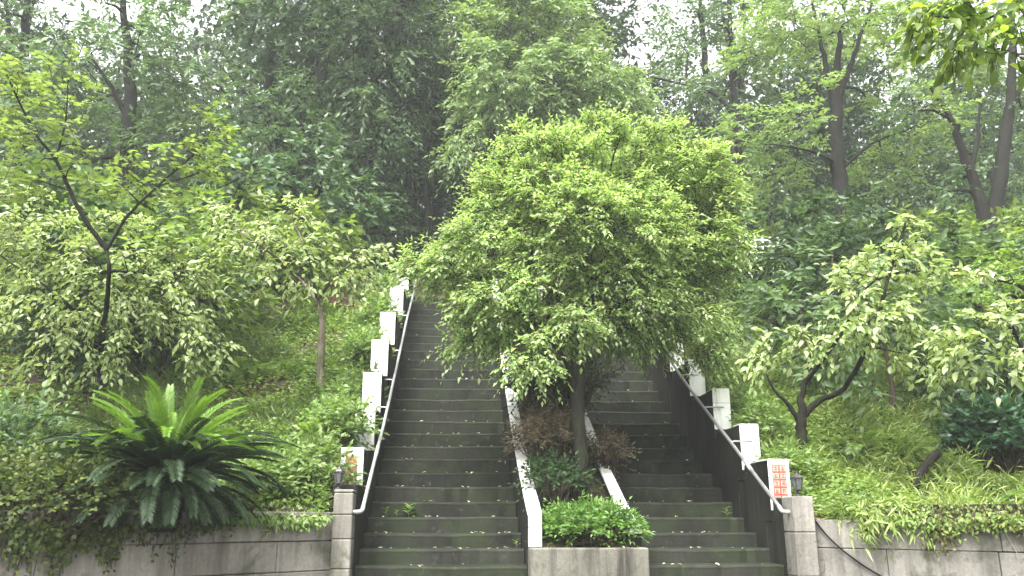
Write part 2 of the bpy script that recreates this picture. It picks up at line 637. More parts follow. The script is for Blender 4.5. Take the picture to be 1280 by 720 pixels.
# posts: distance up the hill and height of their tops
PL_ = [(8.25, 2.27), (9.25, 2.79), (9.85, 3.27), (10.65, 3.83), (11.65, 4.44), (13.2, 5.25), (14.5, 5.99)]
PR_ = [(7.95, 2.16), (8.66, 2.57), (9.5, 3.07), (10.4, 3.58), (11.3, 4.05), (12.3, 4.6), (13.4, 5.2), (14.6, 5.9)]
POST_L = [p[0] for p in PL_]
POST_R = [p[0] for p in PR_]


def side_wall(name, x0, x1, posts, tops, y0, label):
    w = empty(name, ((x0 + x1) / 2, y0, 0), label, 'wall')
    ys = [y0] + [p + .10 for p in posts] + [Y_TOP + .3]
    zts = [tops[0] - .36] + [t_ - .006 for t_ in tops]
    for a, b, zt in zip(ys[:-1], ys[1:], zts):
        # stepped top: level between two posts
        zb = max(-.02, stair_z(a) - 1.2)
        MB().box(x0, x1, a + .001, b - .001, zb, zt).build('wall_segment', M_STAIRWALL, w, .012)
    return w


side_wall('stair_side_wall', LX0, LX1, POST_L, [p[1] for p in PL_], 7.62, 'dark stepped concrete side wall carrying white posts beside the cycad bank')
side_wall('stair_side_wall', RX0, RX1, POST_R, [p[1] for p in PR_], 7.46, 'dark stepped concrete side wall carrying white posts next to the pale-leaved sapling')

ORD = ['plaque post', 'second white post up', 'third white post up', 'fourth white post up', 'fifth white post up', 'sixth white post up', 'seventh white post up', 'eighth white post up']


def post(x, y, zt, k, side):
    zb = zt - .47
    where = 'cycad-side stair wall' if side < 0 else 'sapling-side stair wall'
    if k == 0:
        lab = 'white post with faded orange-red plaque' if side < 0 else 'white post with ten red framed squares'
        lab += ' at foot of ' + where
    else:
        lab = 'white-faced post, ' + ['', 'second', 'third', 'fourth', 'fifth', 'sixth', 'seventh', 'eighth'][k] + ' up the ' + where
    p = empty('white_post', (x, y, zb), lab, 'post', 'white posts along the stairs')
    # concrete core, white tiles on the front and the top
    jz = zb + .30
    hw = .108 if side < 0 else .10
    MB().box(x - hw + .004, x + hw - .004, y - .095, y + .098, zb - .1, zt - .012).build('core', M_STAIRWALL, p, .004)
    MB().box(x - hw, x + hw, y - .112, y - .096, zb, jz - .002).build('face_tile', M_WHITE, p, .003)
    MB().box(x - hw, x + hw, y - .112, y - .096, jz + .002, zt - .001).build('face_tile', M_WHITE, p, .003)
    MB().box(x - hw, x + hw, y - .0955, y + .097, zt - .011, zt).build('cap_tile', M_WHITE, p, .003)
    if k == 0:
        f = y - .1125
        if side > 0:
            cw, ch = .058, .062
            pl = MB().box(x - .066, x + .066, f - .004, f + .002, zt - .405, zt - .05).build('plaque', M_RED, p)
            for c in range(2):
                for r_ in range(5):
                    cx = x - .033 + c * .066
                    cz = zt - .088 - r_ * .0695
                    tl = MB().box(cx - .026, cx + .026, f - .007, f - .003, cz - .027, cz + .027).build('character_tile', M_PINK, pl)
                    tl.location = (0, 0, 0)
                    # brush strokes of the worn red character
                    s = MB()
                    q = random.Random(31 * c + r_)
                    for _ in range(3):
                        zz = cz + q.uniform(-.019, .019)
                        s.box(cx - q.uniform(.010, .02), cx + q.uniform(.010, .02), f - .0085, f - .0065, zz - .0028, zz + .0028)
                    xx = cx + q.uniform(-.01, .01)
                    s.box(xx - .0028, xx + .0028, f - .0088, f - .0066, cz - .021, cz + .021)
                    so = s.build('stroke', M_RED, pl)
                    so.location = (0, 0, 0)
        else:
            pl = MB().box(x - .062, x + .052, f - .004, f + .002, zt - .42, zt - .075).build('plaque', M_PANEL, p)
            q = random.Random(5)
            for r_ in range(4):
                cz = zt - .12 - r_ * .08
                s = MB()
                for _ in range(4):
                    zz = cz + q.uniform(-.026, .026)
                    s.box(x - .005 - q.uniform(.014, .03), x - .005 + q.uniform(.014, .03), f - .006, f - .0035, zz - .004, zz + .004)
                xx = x - .005 + q.uniform(-.012, .012)
                s.box(xx - .004, xx + .004, f - .0063, f - .0036, cz - .031, cz + .031)
                so = s.build('character', M_RED, pl)
                so.location = (0, 0, 0)
    return p


for k, (y, zt) in enumerate(PL_): post(-.955, y, zt, k, -1)
for k, (y, zt) in enumerate(PR_): post(3.075, y, zt, k, 1)


def handrail(x, wallx, pts, posts, mat, mat2, label, side):
    o = empty('handrail', (x, pts[0][1], 0), label, 'handrail', 'handrails of the two flights')
    path = smooth_path([(x, y, z) for y, z in pts], 60)
    MB().tube(path, .0175, 10).build('rail', mat, o, smooth=True)
    # the lower end turns level and back into the wall
    y0, z0 = pts[0]
    el = smooth_path([(x, y0, z0), (x + side * .004, y0 - .04, z0 - .035), (x + side * .03, y0 - .06, z0 - .05), (wallx + side * .03, y0 - .065, z0 - .05)], 16)
    MB().tube(el, .0195, 10).build('end_elbow', mat2, o, smooth=True)
    for y in posts:
        z = float(np.interp(y, [p[0] for p in pts], [p[1] for p in pts]))
        MB().tube([(x, y - .16, z - .09), (x, y - .158, z - .075), (x + side * .03, y - .155, z - .068), (wallx + side * .09, y - .15, z - .068)], .0085, 6).build('bracket', mat2, o, smooth=True)
    # sleeve joint
    i = len(path) // 7
    MB().tube(path[i:i + 3], .0205, 10).build('sleeve', mat2, o, smooth=True)
    return o


RL = [(7.52, 1.72), (8.4, 2.17), (9.3, 2.62), (10.2, 3.12), (11.2, 3.69), (12.2, 4.27), (13.2, 4.83), (14.4, 5.45), (15.6, 6.2)]
RRL = [(7.36, 1.72), (7.9, 2.02), (8.6, 2.42), (9.3, 2.80), (10.1, 3.26), (11.2, 3.92), (12.2, 4.48), (13.4, 5.12), (15.2, 6.1)]
handrail(-.765, LX1, RL, POST_L[1:], M_RAILW, M_RAILW, 'pale metal handrail on brackets along the cycad-side stair wall', -1)
handrail(2.86, RX0, RRL, POST_R[1:], M_RAIL, M_RAILW, 'grey metal handrail on brackets along the sapling-side stair wall', 1)

# ------------------------------------------------------------------ planter between the flights
PX0, PX1 = XL1 + .003, XR0 - .003
pl = empty('planter', ((PX0 + PX1) / 2, 7.46, 0), 'long raised concrete planter with white tiled copings between the two flights', 'planter')
MB().box(PX0 - .008, PX1 + .012, 7.40, 7.56, -.02, 1.372).build('front_wall', M_PLANTER, pl, .012)
COPL = lambda y: stair_z(y) + .455
COPR = lambda y: stair_z(y) + .30
for (a, b, COPZ) in ((PX0, PX0 + .12, COPL), (PX1 - .11, PX1, COPR)):
    # side wall under the coping
    ysl = np.linspace(7.60, Y_TOP + .2, 24)
    vs, fs = [], []
    for y in ysl:
        zt = COPZ(y) - .012
        vs += [(a + .006, y, max(-.02, zt - 1.6)), (b - .006, y, max(-.02, zt - 1.6)), (b - .006, y, zt), (a + .006, y, zt)]
    for i in range(len(ysl) - 1):
        for q in range(4):
            fs.append((i * 4 + q, (i + 1) * 4 + q, (i + 1) * 4 + (q + 1) % 4, i * 4 + (q + 1) % 4))
    fs += [(0, 1, 2, 3), tuple(4 * (len(ysl) - 1) + q for q in (3, 2, 1, 0))]
    MB().add(vs, fs).build('side_wall', M_STAIRWALL, pl)
    # upright white end and sloping coping slabs
    zz = COPZ(7.6)
    if COPZ is COPL:
        MB().box(a, b, 7.565, 7.598, 1.374, zz - .11).build('coping_slab', M_COPING, pl, .004)
        MB().box(a, b, 7.565, 7.598, zz - .107, zz + .008).build('coping_slab', M_COPING, pl, .004)
    y = 7.602
    while y < Y_TOP:
        y2 = min(y + .62, Y_TOP + .2)
        z1, z2 = COPZ(y), COPZ(y2)
        y2b = y2 - .005
        mb = MB().add([(a - .004, y, z1 - .010), (b + .004, y, z1 - .010), (b + .004, y2b, z2 - .010), (a - .004, y2b, z2 - .010), (a - .004, y, z1 + .02), (b + .004, y, z1 + .02), (b + .004, y2b, z2 + .02), (a - .004, y2b, z2 + .02)],
                      [(0, 3, 2, 1), (4, 5, 6, 7), (0, 1, 5, 4), (1, 2, 6, 5), (2, 3, 7, 6), (3, 0, 4, 7)])
        mb.build('coping_slab', M_COPING, pl, .004)
        y = y2
ysl = np.linspace(7.55, Y_TOP + .2, 30)
vs, fs = [], []
xq = np.linspace(PX0 + .09, PX1 - .08, 6)
for y in ysl:
    for x in xq:
        vs.append((x, y, max(1.30, COPR(y) - .10) + .05 * math.sin(9 * x + 5 * y) * math.sin(4 * y)))
for i in range(len(ysl) - 1):
    for k in range(5):
        a = i * 6 + k
        fs.append((a, a + 1, a + 7, a + 6))
MB().add(vs, fs).build('soil', M_SOIL, pl, smooth=True)
bed_z = lambda y: max(1.30, COPR(y) - .10)

# ------------------------------------------------------------------ block retaining walls
def block_wall(p0, p1, label, mat, seed, flip, ztop=1.61):
    """p0 is the end at the stairs"""
    rr = random.Random(seed)
    p0, p1 = np.array([*p0, 0.0]), np.array([*p1, 0.0])
    u = (p1 - p0); Lw = np.linalg.norm(u); u /= Lw
    nrm = np.array([u[1], -u[0], 0]) if u[0] > 0 else np.array([-u[1], u[0], 0])
    w = empty('retaining_wall', p0, label, 'wall', 'block retaining walls')
    H = .238
    mid = (p0 + p1) / 2 - nrm * .12
    MB().obox(mid + np.array([0, 0, ztop / 2 - .02]), u * (Lw / 2 - .01), nrm * .095, (0, 0, ztop / 2 - .005)).build('mortar_core', M_MORTAR, w)
    row = 0
    z = ztop
    while z > -.05:
        s = 0.0 if row % 2 == 0 else -rr.uniform(.2, .6)
        while s < Lw:
            ln = rr.choice([.8, 1.05, 1.3, 1.5]) + rr.uniform(-.05, .05)
            a, b = max(0, s), min(Lw, s + ln)
            if b - a > .05:
                c = p0 + u * (a + b) / 2 - nrm * (.05 + rr.uniform(0, .006))
                c[2] = z - H / 2 + rr.uniform(-.002, .002)
                MB().obox(c, u * ((b - a) / 2 - .003), nrm * .07, (0, 0, H / 2 - .0035)).build('block', mat, w, .005)
            s += ln
        z -= H
        row += 1
    return w, p0, u, nrm, Lw


WL = block_wall((-1.01, 7.50), (-5.3, 4.02), 'grey concrete block retaining wall under the cycad, half hidden by ivy', M_BLOCK, 3, -1, 1.67)
WR = block_wall((3.12, 7.38), (6.42, 3.56), 'grey stained block retaining wall below the pale-leaved sapling, with a black cable', M_BLOCKR, 9, 1)


def pier(x0, x1, y0, y1, ztop, zs, label, mat):
    p = empty('wall_pier', ((x0 + x1) / 2, (y0 + y1) / 2, 0), label, 'pier')
    z = ztop
    for h in zs:
        MB().box(x0, x1, y0, y1, z - h + .003, z).build('block', mat, p, .008)
        z -= h
    MB().box(x0 + .012, x1 - .012, y0 + .012, y1 - .012, 0, ztop - .02).build('mortar_core', M_MORTAR, p)
    return p


pier(-1.005, -.842, 7.40, 7.615, 1.855, (.03, .18, .2, .24, .24, .24, .24, .24, .24), 'squared concrete pier ending the wall under the cycad, beside the steps', M_BLOCK)
pier(2.925, 3.115, 7.22, 7.455, 1.80, (.30, .36, .36, .36, .40), 'squared concrete pier with a lantern on top, at the foot of the steps', M_BLOCKR)

# ------------------------------------------------------------------ lanterns
def lantern(loc, s, label, size):
    x, y, z = loc
    t = empty('lantern', loc, label, 'lantern', 'lanterns at the foot of the stairs')
    t.scale = (size,) * 3
    MB().lathe([(.055, 0), (.055, .012), (.03, .02), (.016, .035), (.022, .05), (.014, .06), (.03, .072), (.05, .08), (.05, .09)], (x, y, z), 12).build('base', M_IRON, t, smooth=False)
    for k in range(6):
        a0, a1 = k * math.pi / 3, (k + 1) * math.pi / 3
        b = lambda r, a, h: (x + s * r * math.cos(a), y + s * r * math.sin(a), z + h)
        MB().add([b(.046, a0, .09), b(.046, a1, .09), b(.075, a1, .215), b(.075, a0, .215), b(.043, a0, .09), b(.043, a1, .09), b(.072, a1, .215), b(.072, a0, .215)],
                 [(0, 1, 2, 3), (7, 6, 5, 4), (0, 4, 5, 1), (3, 2, 6, 7)]).build('pane', M_GLASS, t)
        MB().tube([b(.049, a0, .088), b(.078, a0, .217)], .0045, 5).build('rib', M_IRON, t)
    MB().lathe([(.084 * s, .214), (.086 * s, .224), (.066 * s, .245), (.038 * s, .262), (.02, .268), (.012, .28), (.016, .29), (.003, .302)], (x, y, z), 6).build('cap', M_IRON, t)
    MB().lathe([(.008, .09), (.014, .1), (.016, .115), (.026, .135), (.028, .16), (.02, .182), (.004, .192)], (x, y, z), 10).build('bulb', M_BULB, t, smooth=True)
    return t


lantern((3.03, 7.33, 1.798), 1.0, 'small dark six-sided glass lantern on the pier next to the red-squared post', .74)
lantern((-.985, 7.50, 1.853), .85, 'small dark glass lantern on the pier in front of the faded orange plaque', .7)

# ------------------------------------------------------------------ plants: generators
def make_spray(r_, c, d, L, n, ll, lw, droop, flat, twig, nup=.7):
    """leaves on one twig from c along d"""
    t = np.linspace(.12, 1, n)
    d = unit(d)
    side = unit(np.cross(d, (0, 0, 1)) + 1e-4)
    P = c + np.outer(t * L, d)
    P[:, 2] -= droop * L * t ** 2
    sg = np.where(np.arange(n) % 2 == 0, 1.0, -1.0)
    D = d * .55 + sg[:, None] * side * .85 + r_.normal(0, .28, (n, 3))
    D[:, 2] -= droop * (.5 + .5 * t) + .12
    D[-1] = d + (0, 0, -droop)
    N = np.tile([0, 0, 1.0], (n, 1)) * (1 if flat else nup) + r_.normal(0, .22 if flat else .5, (n, 3))
    if not flat: N[:, 1] -= .35
    s = r_.uniform(.7, 1.2, n)
    if twig is not None:
        twig.append((P[0] * 0 + c, P[n // 2], P[-1]))
    return P, D, N, ll * s, lw * s


def spread_points(r_, blobs, spacing):
    pts = []
    for (c, rad, w) in blobs:
        vol = 4.19 * rad[0] * rad[1] * rad[2]
        n = max(4, int(w * vol / spacing ** 3 * 1.3))
        k = 0
        tries = 0
        while k < n and tries < n * 12:
            tries += 1
            v = unit(r_.normal(0, 1, 3)) * r_.uniform(.25, 1) ** .42
            p = c + v * rad
            if all(np.linalg.norm(p - q) > spacing * .62 for q in pts[-400:]):
                pts.append(p)
                k += 1
    return np.array(pts)


LEAF_TPL_MESH = {}


def leaf_unit_mesh(mat, tpl, ratio):
    key = (mat.name, tpl, ratio)
    if key not in LEAF_TPL_MESH:
        V, F = leaves_arrays(np.zeros((1, 3)), np.array([[0, 1., 0]]), np.array([[0, 0, 1.]]), 1.0, ratio, tpl)
        me = mesh_np('leaf', V, F, True)
        me.materials.append(mat)
        LEAF_TPL_MESH[key] = me
    return LEAF_TPL_MESH[key]


def tree(name, label, cat, trunk, trad, blobs, mat, bark, seed, spacing=.5, sprays=8, nleaf=10, L=.4, ll=.1, lw=.045, droop=.3,
         flat=False, tpl=2, group=None, stems=(), single=0, up=.3, twigs=False, limb_r=.022, nup=.7, out_w=1.0):
    """trunk: list of world points; blobs: list of (centre, radii, weight)"""
    r_ = np.random.default_rng(seed)
    base = np.array(trunk[0], float)
    t = empty(name, base, label, cat, group)
    tp = smooth_path(trunk, max(10, 5 * len(trunk)))
    wob = r_.normal(0, trad * .10, tp.shape); wob[0] = 0
    tp = tp + wob * (np.array([1, 1, .3]))
    tr = np.interp(np.linspace(0, 1, len(tp)), [0, .06, .5, 1], [trad * 1.35, trad, trad * .8, trad * .28])
    V, F = tube_arrays(tp, tr, 10)
    obj_np('trunk', V, F, bark, t, True)
    nodes = [p for p in tp[len(tp) // 3:]]
    rads = [x for x in tr[len(tp) // 3:]]
    for st in stems:
        sp = smooth_path(st[0], max(8, 4 * len(st[0])))
        sp = sp + r_.normal(0, st[1] * .12, sp.shape)
        sr = np.interp(np.linspace(0, 1, len(sp)), [0, 1], [st[1], st[1] * .3])
        V, F = tube_arrays(sp, sr, 8)
        obj_np('limb', V, F, bark, t, True)
        nodes += list(sp[2:])
        rads += list(sr[2:])
    C = spread_points(r_, blobs, spacing)
    centre = np.mean([b[0] for b in blobs], axis=0)
    # grow branches to every clump, nearest first
    LV, LF, nb = [], [], 0
    nodes = [np.asarray(p) for p in nodes]
    order = np.argsort([min(np.linalg.norm(c - p) for p in nodes[::3]) for c in C])
    twig = [] if twigs else None
    AP, AD, AN, AL, AW = [], [], [], [], []
    for k in order:
        c = C[k]
        NA = np.array(nodes)
        dv = c - NA
        dist = np.linalg.norm(dv, axis=1) + np.maximum(0, NA[:, 2] - c[2]) * .6
        i = int(np.argmin(dist))
        a = NA[i]
        r0 = min(rads[i] * .6, limb_r * (1 + .5 * np.linalg.norm(c - a)))
        r0 = max(r0, limb_r * .3)
        m = (a + c) / 2 + (0, 0, .12 * np.linalg.norm(c - a)) + r_.normal(0, .05 * np.linalg.norm(c - a), 3)
        bp = smooth_path([a, m, c], 6)
        br = np.linspace(r0, r0 * .45, len(bp))
        V, F = tube_arrays(bp, br, 5)
        LV.append(V); LF.append(F + nb); nb += len(V)
        for p, q in zip(bp[1:], br[1:]):
            nodes.append(p); rads.append(q)
        o = unit((c - centre) * (1, 1, .8))
        for s in range(sprays):
            d = r_.normal(0, .75, 3) + o * out_w + (0, 0, up)
            if flat: d[2] = d[2] * .25 + .05
            d = unit(d)
            n = max(3, int(nleaf * r_.uniform(.7, 1.25)))
            off = r_.normal(0, spacing * .16, 3)
            P, D, N, l, w = make_spray(r_, c + off, d, L * r_.uniform(.6, 1.25), n, ll, lw, droop * r_.uniform(.6, 1.4), flat, twig, nup)
            AP.append(P); AD.append(D); AN.append(N); AL.append(l); AW.append(w)
    obj_np('limbs', np.concatenate(LV), np.concatenate(LF), bark, t, True, 'stuff')
    if twigs and twig:
        TV, TF, nb = [], [], 0
        for a, b, c in twig:
            V, F = tube_arrays(np.array([a, b, c]), [.0045, .003, .0015], 3)
            TV.append(V); TF.append(F + nb); nb += len(V)
        obj_np('twigs', np.concatenate(TV), np.concatenate(TF), M_TWIG, t, True, 'stuff')
    P, D, N, l, w = map(np.concatenate, (AP, AD, AN, AL, AW))
    idx = np.arange(len(P))
    if single:
        near = np.argsort(np.linalg.norm(P - EYE, axis=1))[:max(single * 4, 1)]
        pick = r_.choice(near, min(single, len(near)), replace=False)
        me = leaf_unit_mesh(mat, tpl, lw / ll)
        Dn = unit(D); S = unit(np.cross(Dn, N)); U = np.cross(S, Dn)
        for q in pick:
            o = bpy.data.objects.new('leaf', me)
            col.objects.link(o)
            o.parent = t
            mt = Matrix(((S[q][0], Dn[q][0], U[q][0], P[q][0] - base[0]), (S[q][1], Dn[q][1], U[q][1], P[q][1] - base[1]), (S[q][2], Dn[q][2], U[q][2], P[q][2] - base[2]), (0, 0, 0, 1)))
            o.matrix_basis = mt @ Matrix.Scale(l[q], 4)
        idx = np.setdiff1d(idx, pick)
    if len(idx):
        V, F = leaves_arrays(P[idx], D[idx], N[idx], l[idx], w[idx], tpl)
        obj_np('crown', V, F, mat, t, True, 'stuff')
    return t


def copy_tree(o, loc, rz, s, label=None, group=None):
    c = o.copy(); col.objects.link(c)
    c.location = loc; c.rotation_euler = (0, 0, rz); c.scale = (s, s, s)
    if label: c['label'] = label
    if group: c['group'] = group
    for ch in o.children:
        d = ch.copy(); col.objects.link(d); d.parent = c
    return c


def blob(px, py, Y, rx, ry, rd, w=1.0):
    k = Y / FPX * 1.03
    return (at(px, py, Y), np.array([rx * k, rd, ry * k]), w)


# ------------------------------------------------------------------ the centre tree
CT = [(1.17, 8.35, bed_z(8.35) - .08), at(726, 600, 8.36), at(723, 540, 8.38), at(722, 470, 8.42), at(728, 410, 8.5), at(748, 350, 8.6), at(765, 290, 8.75), at(762, 215, 8.9)]
tree('leafy_tree', 'bushy bright green tree growing in the planter between the two flights', 'tree', CT, .083,
     [blob(755, 205, 9.1, 85, 46, .75), blob(680, 215, 9.0, 66, 46, .7), blob(835, 212, 9.1, 64, 44, .7), blob(655, 255, 9.0, 65, 52, .75), blob(858, 250, 9.1, 58, 55, .7), blob(745, 300, 8.7, 105, 80, .9),
      blob(600, 322, 8.8, 62, 40, .6), blob(632, 375, 8.6, 60, 46, .55), blob(880, 310, 9.0, 38, 62, .55), blob(862, 395, 9.0, 46, 50, .5),
      blob(700, 402, 8.3, 58, 28, .4), blob(655, 445, 8.3, 38, 28, .35), blob(800, 380, 8.8, 70, 44, .6), blob(560, 340, 8.8, 40, 22, .35), blob(540, 335, 8.8, 25, 14, .25), blob(880, 440, 9.1, 18, 22, .22), blob(605, 415, 8.7, 34, 26, .35), blob(680, 395, 9.3, 56, 46, .5), blob(780, 410, 9.4, 46, 28, .4)],
     L_MAIN, M_BARKM, 21, spacing=.32, sprays=22, nleaf=12, L=.25, ll=.066, lw=.03, droop=.3, nup=1.3, tpl=4, twigs=True, up=.25, out_w=.9,
     stems=[([at(724, 500, 8.41), at(700, 440, 8.3), at(650, 390, 8.4), at(600, 350, 8.6)], .03), ([at(728, 410, 8.5), at(790, 370, 8.7), at(850, 330, 8.9), at(890, 290, 9)], .032),
            ([at(724, 440, 8.45), at(690, 350, 8.8), at(660, 260, 9)], .032), ([at(748, 350, 8.6), at(810, 280, 8.9), at(850, 220, 9.1)], .028)])

# ------------------------------------------------------------------ trees of the wood
def wood_tree(label, name, trunk, trad, blobs, mat, seed, stems=(), spacing=1.0, sprays=10, nleaf=10, L=.75, ll=.17, lw=.075, droop=.3, flat=False, bark=None, up=.3, group='tall trees of the misty wood', tpl=2):
    return tree(name, label, 'tree', trunk, trad, blobs, mat, bark or M_BARK, seed, spacing=spacing, sprays=sprays, nleaf=nleaf, L=L, ll=ll, lw=lw, droop=droop, flat=flat, stems=stems, group=group, limb_r=.045, up=up, tpl=tpl)


def base(px, Y):
    x = at(px, 300, Y)[0]
    return gp(x, Y, .1)


# broad pale tree straight behind the centre tree
wood_tree('broad pale green tree rising directly behind the bright planter tree', 'broadleaf_tree',
          [base(700, 17.5), at(700, 300, 17.5), at(690, 180, 17.5), at(675, 60, 17.6)], .16,
          [blob(660, 40, 17.5, 90, 60, 1.4), blob(620, 110, 17.2, 50, 60, 1.1), blob(700, 110, 17.3, 95, 60, 1.4), blob(585, 185, 16.8, 28, 36, .6), blob(760, 160, 17.2, 60, 50, 1.2), blob(640, -40, 17.8, 90, 50, 1.4), blob(600, 30, 17.6, 28, 40, .8)],
          L_LIGHT, 31, spacing=.6, sprays=15, nleaf=10, L=.5, ll=.15, lw=.06, droop=.5)
# forked tree on the right
wood_tree('straight dark-trunked tree forking into three limbs, with layered foliage', 'forked_tree',
          [base(1056, 17), at(1052, 270, 17), at(1047, 200, 17), at(1045, 130, 17), at(1046, 100, 17), at(1050, 40, 17)], .20,
          [blob(1050, 20, 17.2, 130, 45, 1.8), blob(1150, 100, 16.6, 75, 22, 1.3), blob(1000, 140, 16.2, 70, 20, 1.2), blob(950, 170, 16.4, 70, 22, 1.2), blob(1130, 160, 16.4, 65, 22, 1.2), blob(1110, 210, 17.4, 60, 25, 1.2), blob(985, 225, 17.5, 60, 26, 1.0), blob(960, 60, 17.4, 50, 30, 1.2), blob(1180, 40, 17.3, 60, 35, 1.3)],
          L_LIGHT, 32, stems=[([at(1045, 140, 17), at(1036, 100, 17), at(1028, 60, 17.1), at(1015, 10, 17.2)], .10), ([at(1046, 130, 17), at(1058, 95, 16.9), at(1070, 60, 16.9), at(1090, 5, 17)], .10), ([at(1046, 205, 17), at(1015, 190, 16.6), at(965, 180, 16.4)], .045), ([at(1048, 215, 17), at(1090, 180, 16.6), at(1140, 160, 16.4)], .045)],
          spacing=.72, sprays=10, nleaf=11, L=.62, ll=.15, lw=.07, droop=.15, flat=True, up=.05)
# twin-stemmed tree at the right
wood_tree('twin-stemmed dark tree leaning apart from one base at the right', 'twin_stem_tree',
          [base(1240, 15.5), at(1240, 300, 15.5), at(1250, 220, 15.5), at(1262, 140, 15.5), at(1266, 60, 15.5), at(1262, -20, 15.5)], .165,
          [blob(1245, 110, 16.2, 45, 50, 1.0, .6), blob(1300, 100, 15.5, 50, 60, 1.4), blob(1150, 130, 15.6, 45, 30, 1.0, .8), blob(1170, 230, 16.4, 55, 45, 1.2), blob(1240, -20, 15.6, 80, 30, 1.4)],
          L_MID, 33, stems=[([at(1236, 300, 15.5), at(1222, 240, 15.5), at(1204, 190, 15.5), at(1190, 150, 15.5), at(1165, 110, 15.5)], .14), ([at(1262, 140, 15.5), at(1285, 90, 15.5), at(1300, 40, 15.5)], .07), ([at(1213, 215, 15.5), at(1222, 170, 15.6), at(1225, 120, 15.7)], .07)],
          spacing=.8, sprays=10, nleaf=10, L=.6, ll=.15, lw=.07, droop=.25)
# slim trunks between the centre tree and the forked tree
wood_tree('slim dark tree with ascending branches beside the forked tree', 'slim_tree',
          [base(925, 22), at(922, 200, 22), at(920, 120, 22), at(912, 40, 22), at(910, -40, 22)], .15,
          [blob(870, 30, 22, 60, 50, 1.8, .45), blob(930, -40, 22, 90, 40, 2, .8), blob(900, 250, 20.5, 60, 60, 1.4), blob(850, 120, 22, 45, 50, 1.4, .6)],
          L_MID, 34, stems=[([at(921, 130, 22), at(935, 70, 22), at(950, 20, 22), at(965, -30, 22)], .08), ([at(921, 150, 22), at(890, 115, 22), at(850, 105, 22), at(810, 95, 22)], .07), ([at(920, 115, 22), at(930, 60, 22), at(928, -20, 22)], .09)], spacing=.95, ll=.2)
wood_tree('slim tree standing behind the pale tree at the head of the stairs', 'slim_tree',
          [base(885, 24), at(884, 150, 24), at(880, 60, 24), at(872, -30, 24)], .16,
          [blob(850, 0, 24, 80, 45, 2, .5), blob(820, 150, 23, 60, 60, 1.6), blob(880, 190, 23, 55, 45, 1.6)], L_MID, 35, spacing=1.1, ll=.2)
# left part of the wood
wood_tree('tall tree with feathery drooping foliage over the dark stair head', 'drooping_tree',
          [base(520, 19), at(515, 250, 19), at(512, 120, 19), at(500, 0, 19)], .15,
          [blob(470, 60, 18.5, 85, 60, 1.5), blob(530, 30, 18.5, 55, 60, 1.4), blob(430, 120, 18, 60, 35, 1.2), blob(480, -20, 18.5, 110, 40, 1.6), blob(455, 175, 18.4, 55, 40, 1.2, .6)],
          L_MID, 36, spacing=.85, sprays=12, L=.7, ll=.19, lw=.065, droop=.6)
wood_tree('tall tree with two close dark trunks behind the maple sapling', 'tall_tree',
          [base(345, 19), at(340, 200, 19), at(336, 80, 19), at(340, -20, 19)], .2,
          [blob(330, 150, 18.4, 80, 50, 1.4, .8), blob(260, 120, 18, 70, 50, 1.4, .9), blob(380, 60, 18.5, 45, 60, 1.2, .6), blob(200, 170, 17.5, 70, 60, 1.3), blob(320, 0, 19, 40, 40, 1.2, .5), blob(390, 170, 18, 45, 40, 1.2)],
          L_MID, 37, stems=[([at(352, 250, 19), at(375, 140, 19), at(392, 60, 19), at(400, -20, 19)], .13), ([at(338, 150, 19), at(300, 110, 18.8), at(265, 70, 18.6)], .06)], spacing=.9, sprays=11, L=.65, ll=.18, lw=.075)
wood_tree('big-crowned tree above the maple sapling at the left', 'tall_tree',
          [base(160, 17), at(158, 200, 17), at(162, 90, 17), at(150, -20, 17)], .19,
          [blob(110, 90, 16.6, 90, 50, 1.5), blob(200, 60, 17, 45, 60, 1.2, .8), blob(40, 100, 16, 70, 50, 1.4), blob(170, 10, 17, 45, 35, 1.2, .7), blob(110, -20, 17, 60, 25, 1.2, .5), blob(30, 190, 16, 70, 60, 1.3)],
          L_MID, 38, stems=[([at(160, 150, 17), at(140, 110, 16.8), at(105, 60, 16.6)], .07)], spacing=.85, sprays=11, L=.62, ll=.17, lw=.075)
wood_tree('dark-trunked tree standing at the far left of the wood', 'tall_tree',
          [base(20, 18), at(25, 200, 18), at(30, 80, 18), at(34, -20, 18)], .2,
          [blob(-20, 40, 18, 60, 60, 1.4), blob(30, -10, 18, 60, 30, 1.4, .7), blob(-40, 150, 17, 60, 60, 1.4)], L_MID, 39,
          stems=[([at(28, 120, 18), at(15, 60, 18), at(5, -10, 18)], .1)], spacing=.95, ll=.18)
# glossy dark green tree at mid height on the left
tree('dark_green_tree', 'low dark green broad-leaved tree behind the small pale-trunked tree', 'tree',
     [base(380, 14.2), at(380, 330, 14.2), at(372, 270, 14.2), at(365, 200, 14.2)], .10,
     [blob(350, 240, 13.8, 75, 45, .9), blob(420, 245, 13.9, 48, 42, .8), blob(310, 195, 14.2, 45, 40, .8), blob(290, 260, 13.8, 40, 40, .8), blob(390, 190, 14.3, 50, 25, .8, .8)],
     L_DARK if False else leaf_mat('leaf_deep_green', (.03, .066, .024), (.05, .098, .036), (.085, .14, .055), .35, .45), M_BARK, 41, spacing=.55, sprays=10, nleaf=9, L=.42, ll=.15, lw=.075, droop=.35, tpl=2)

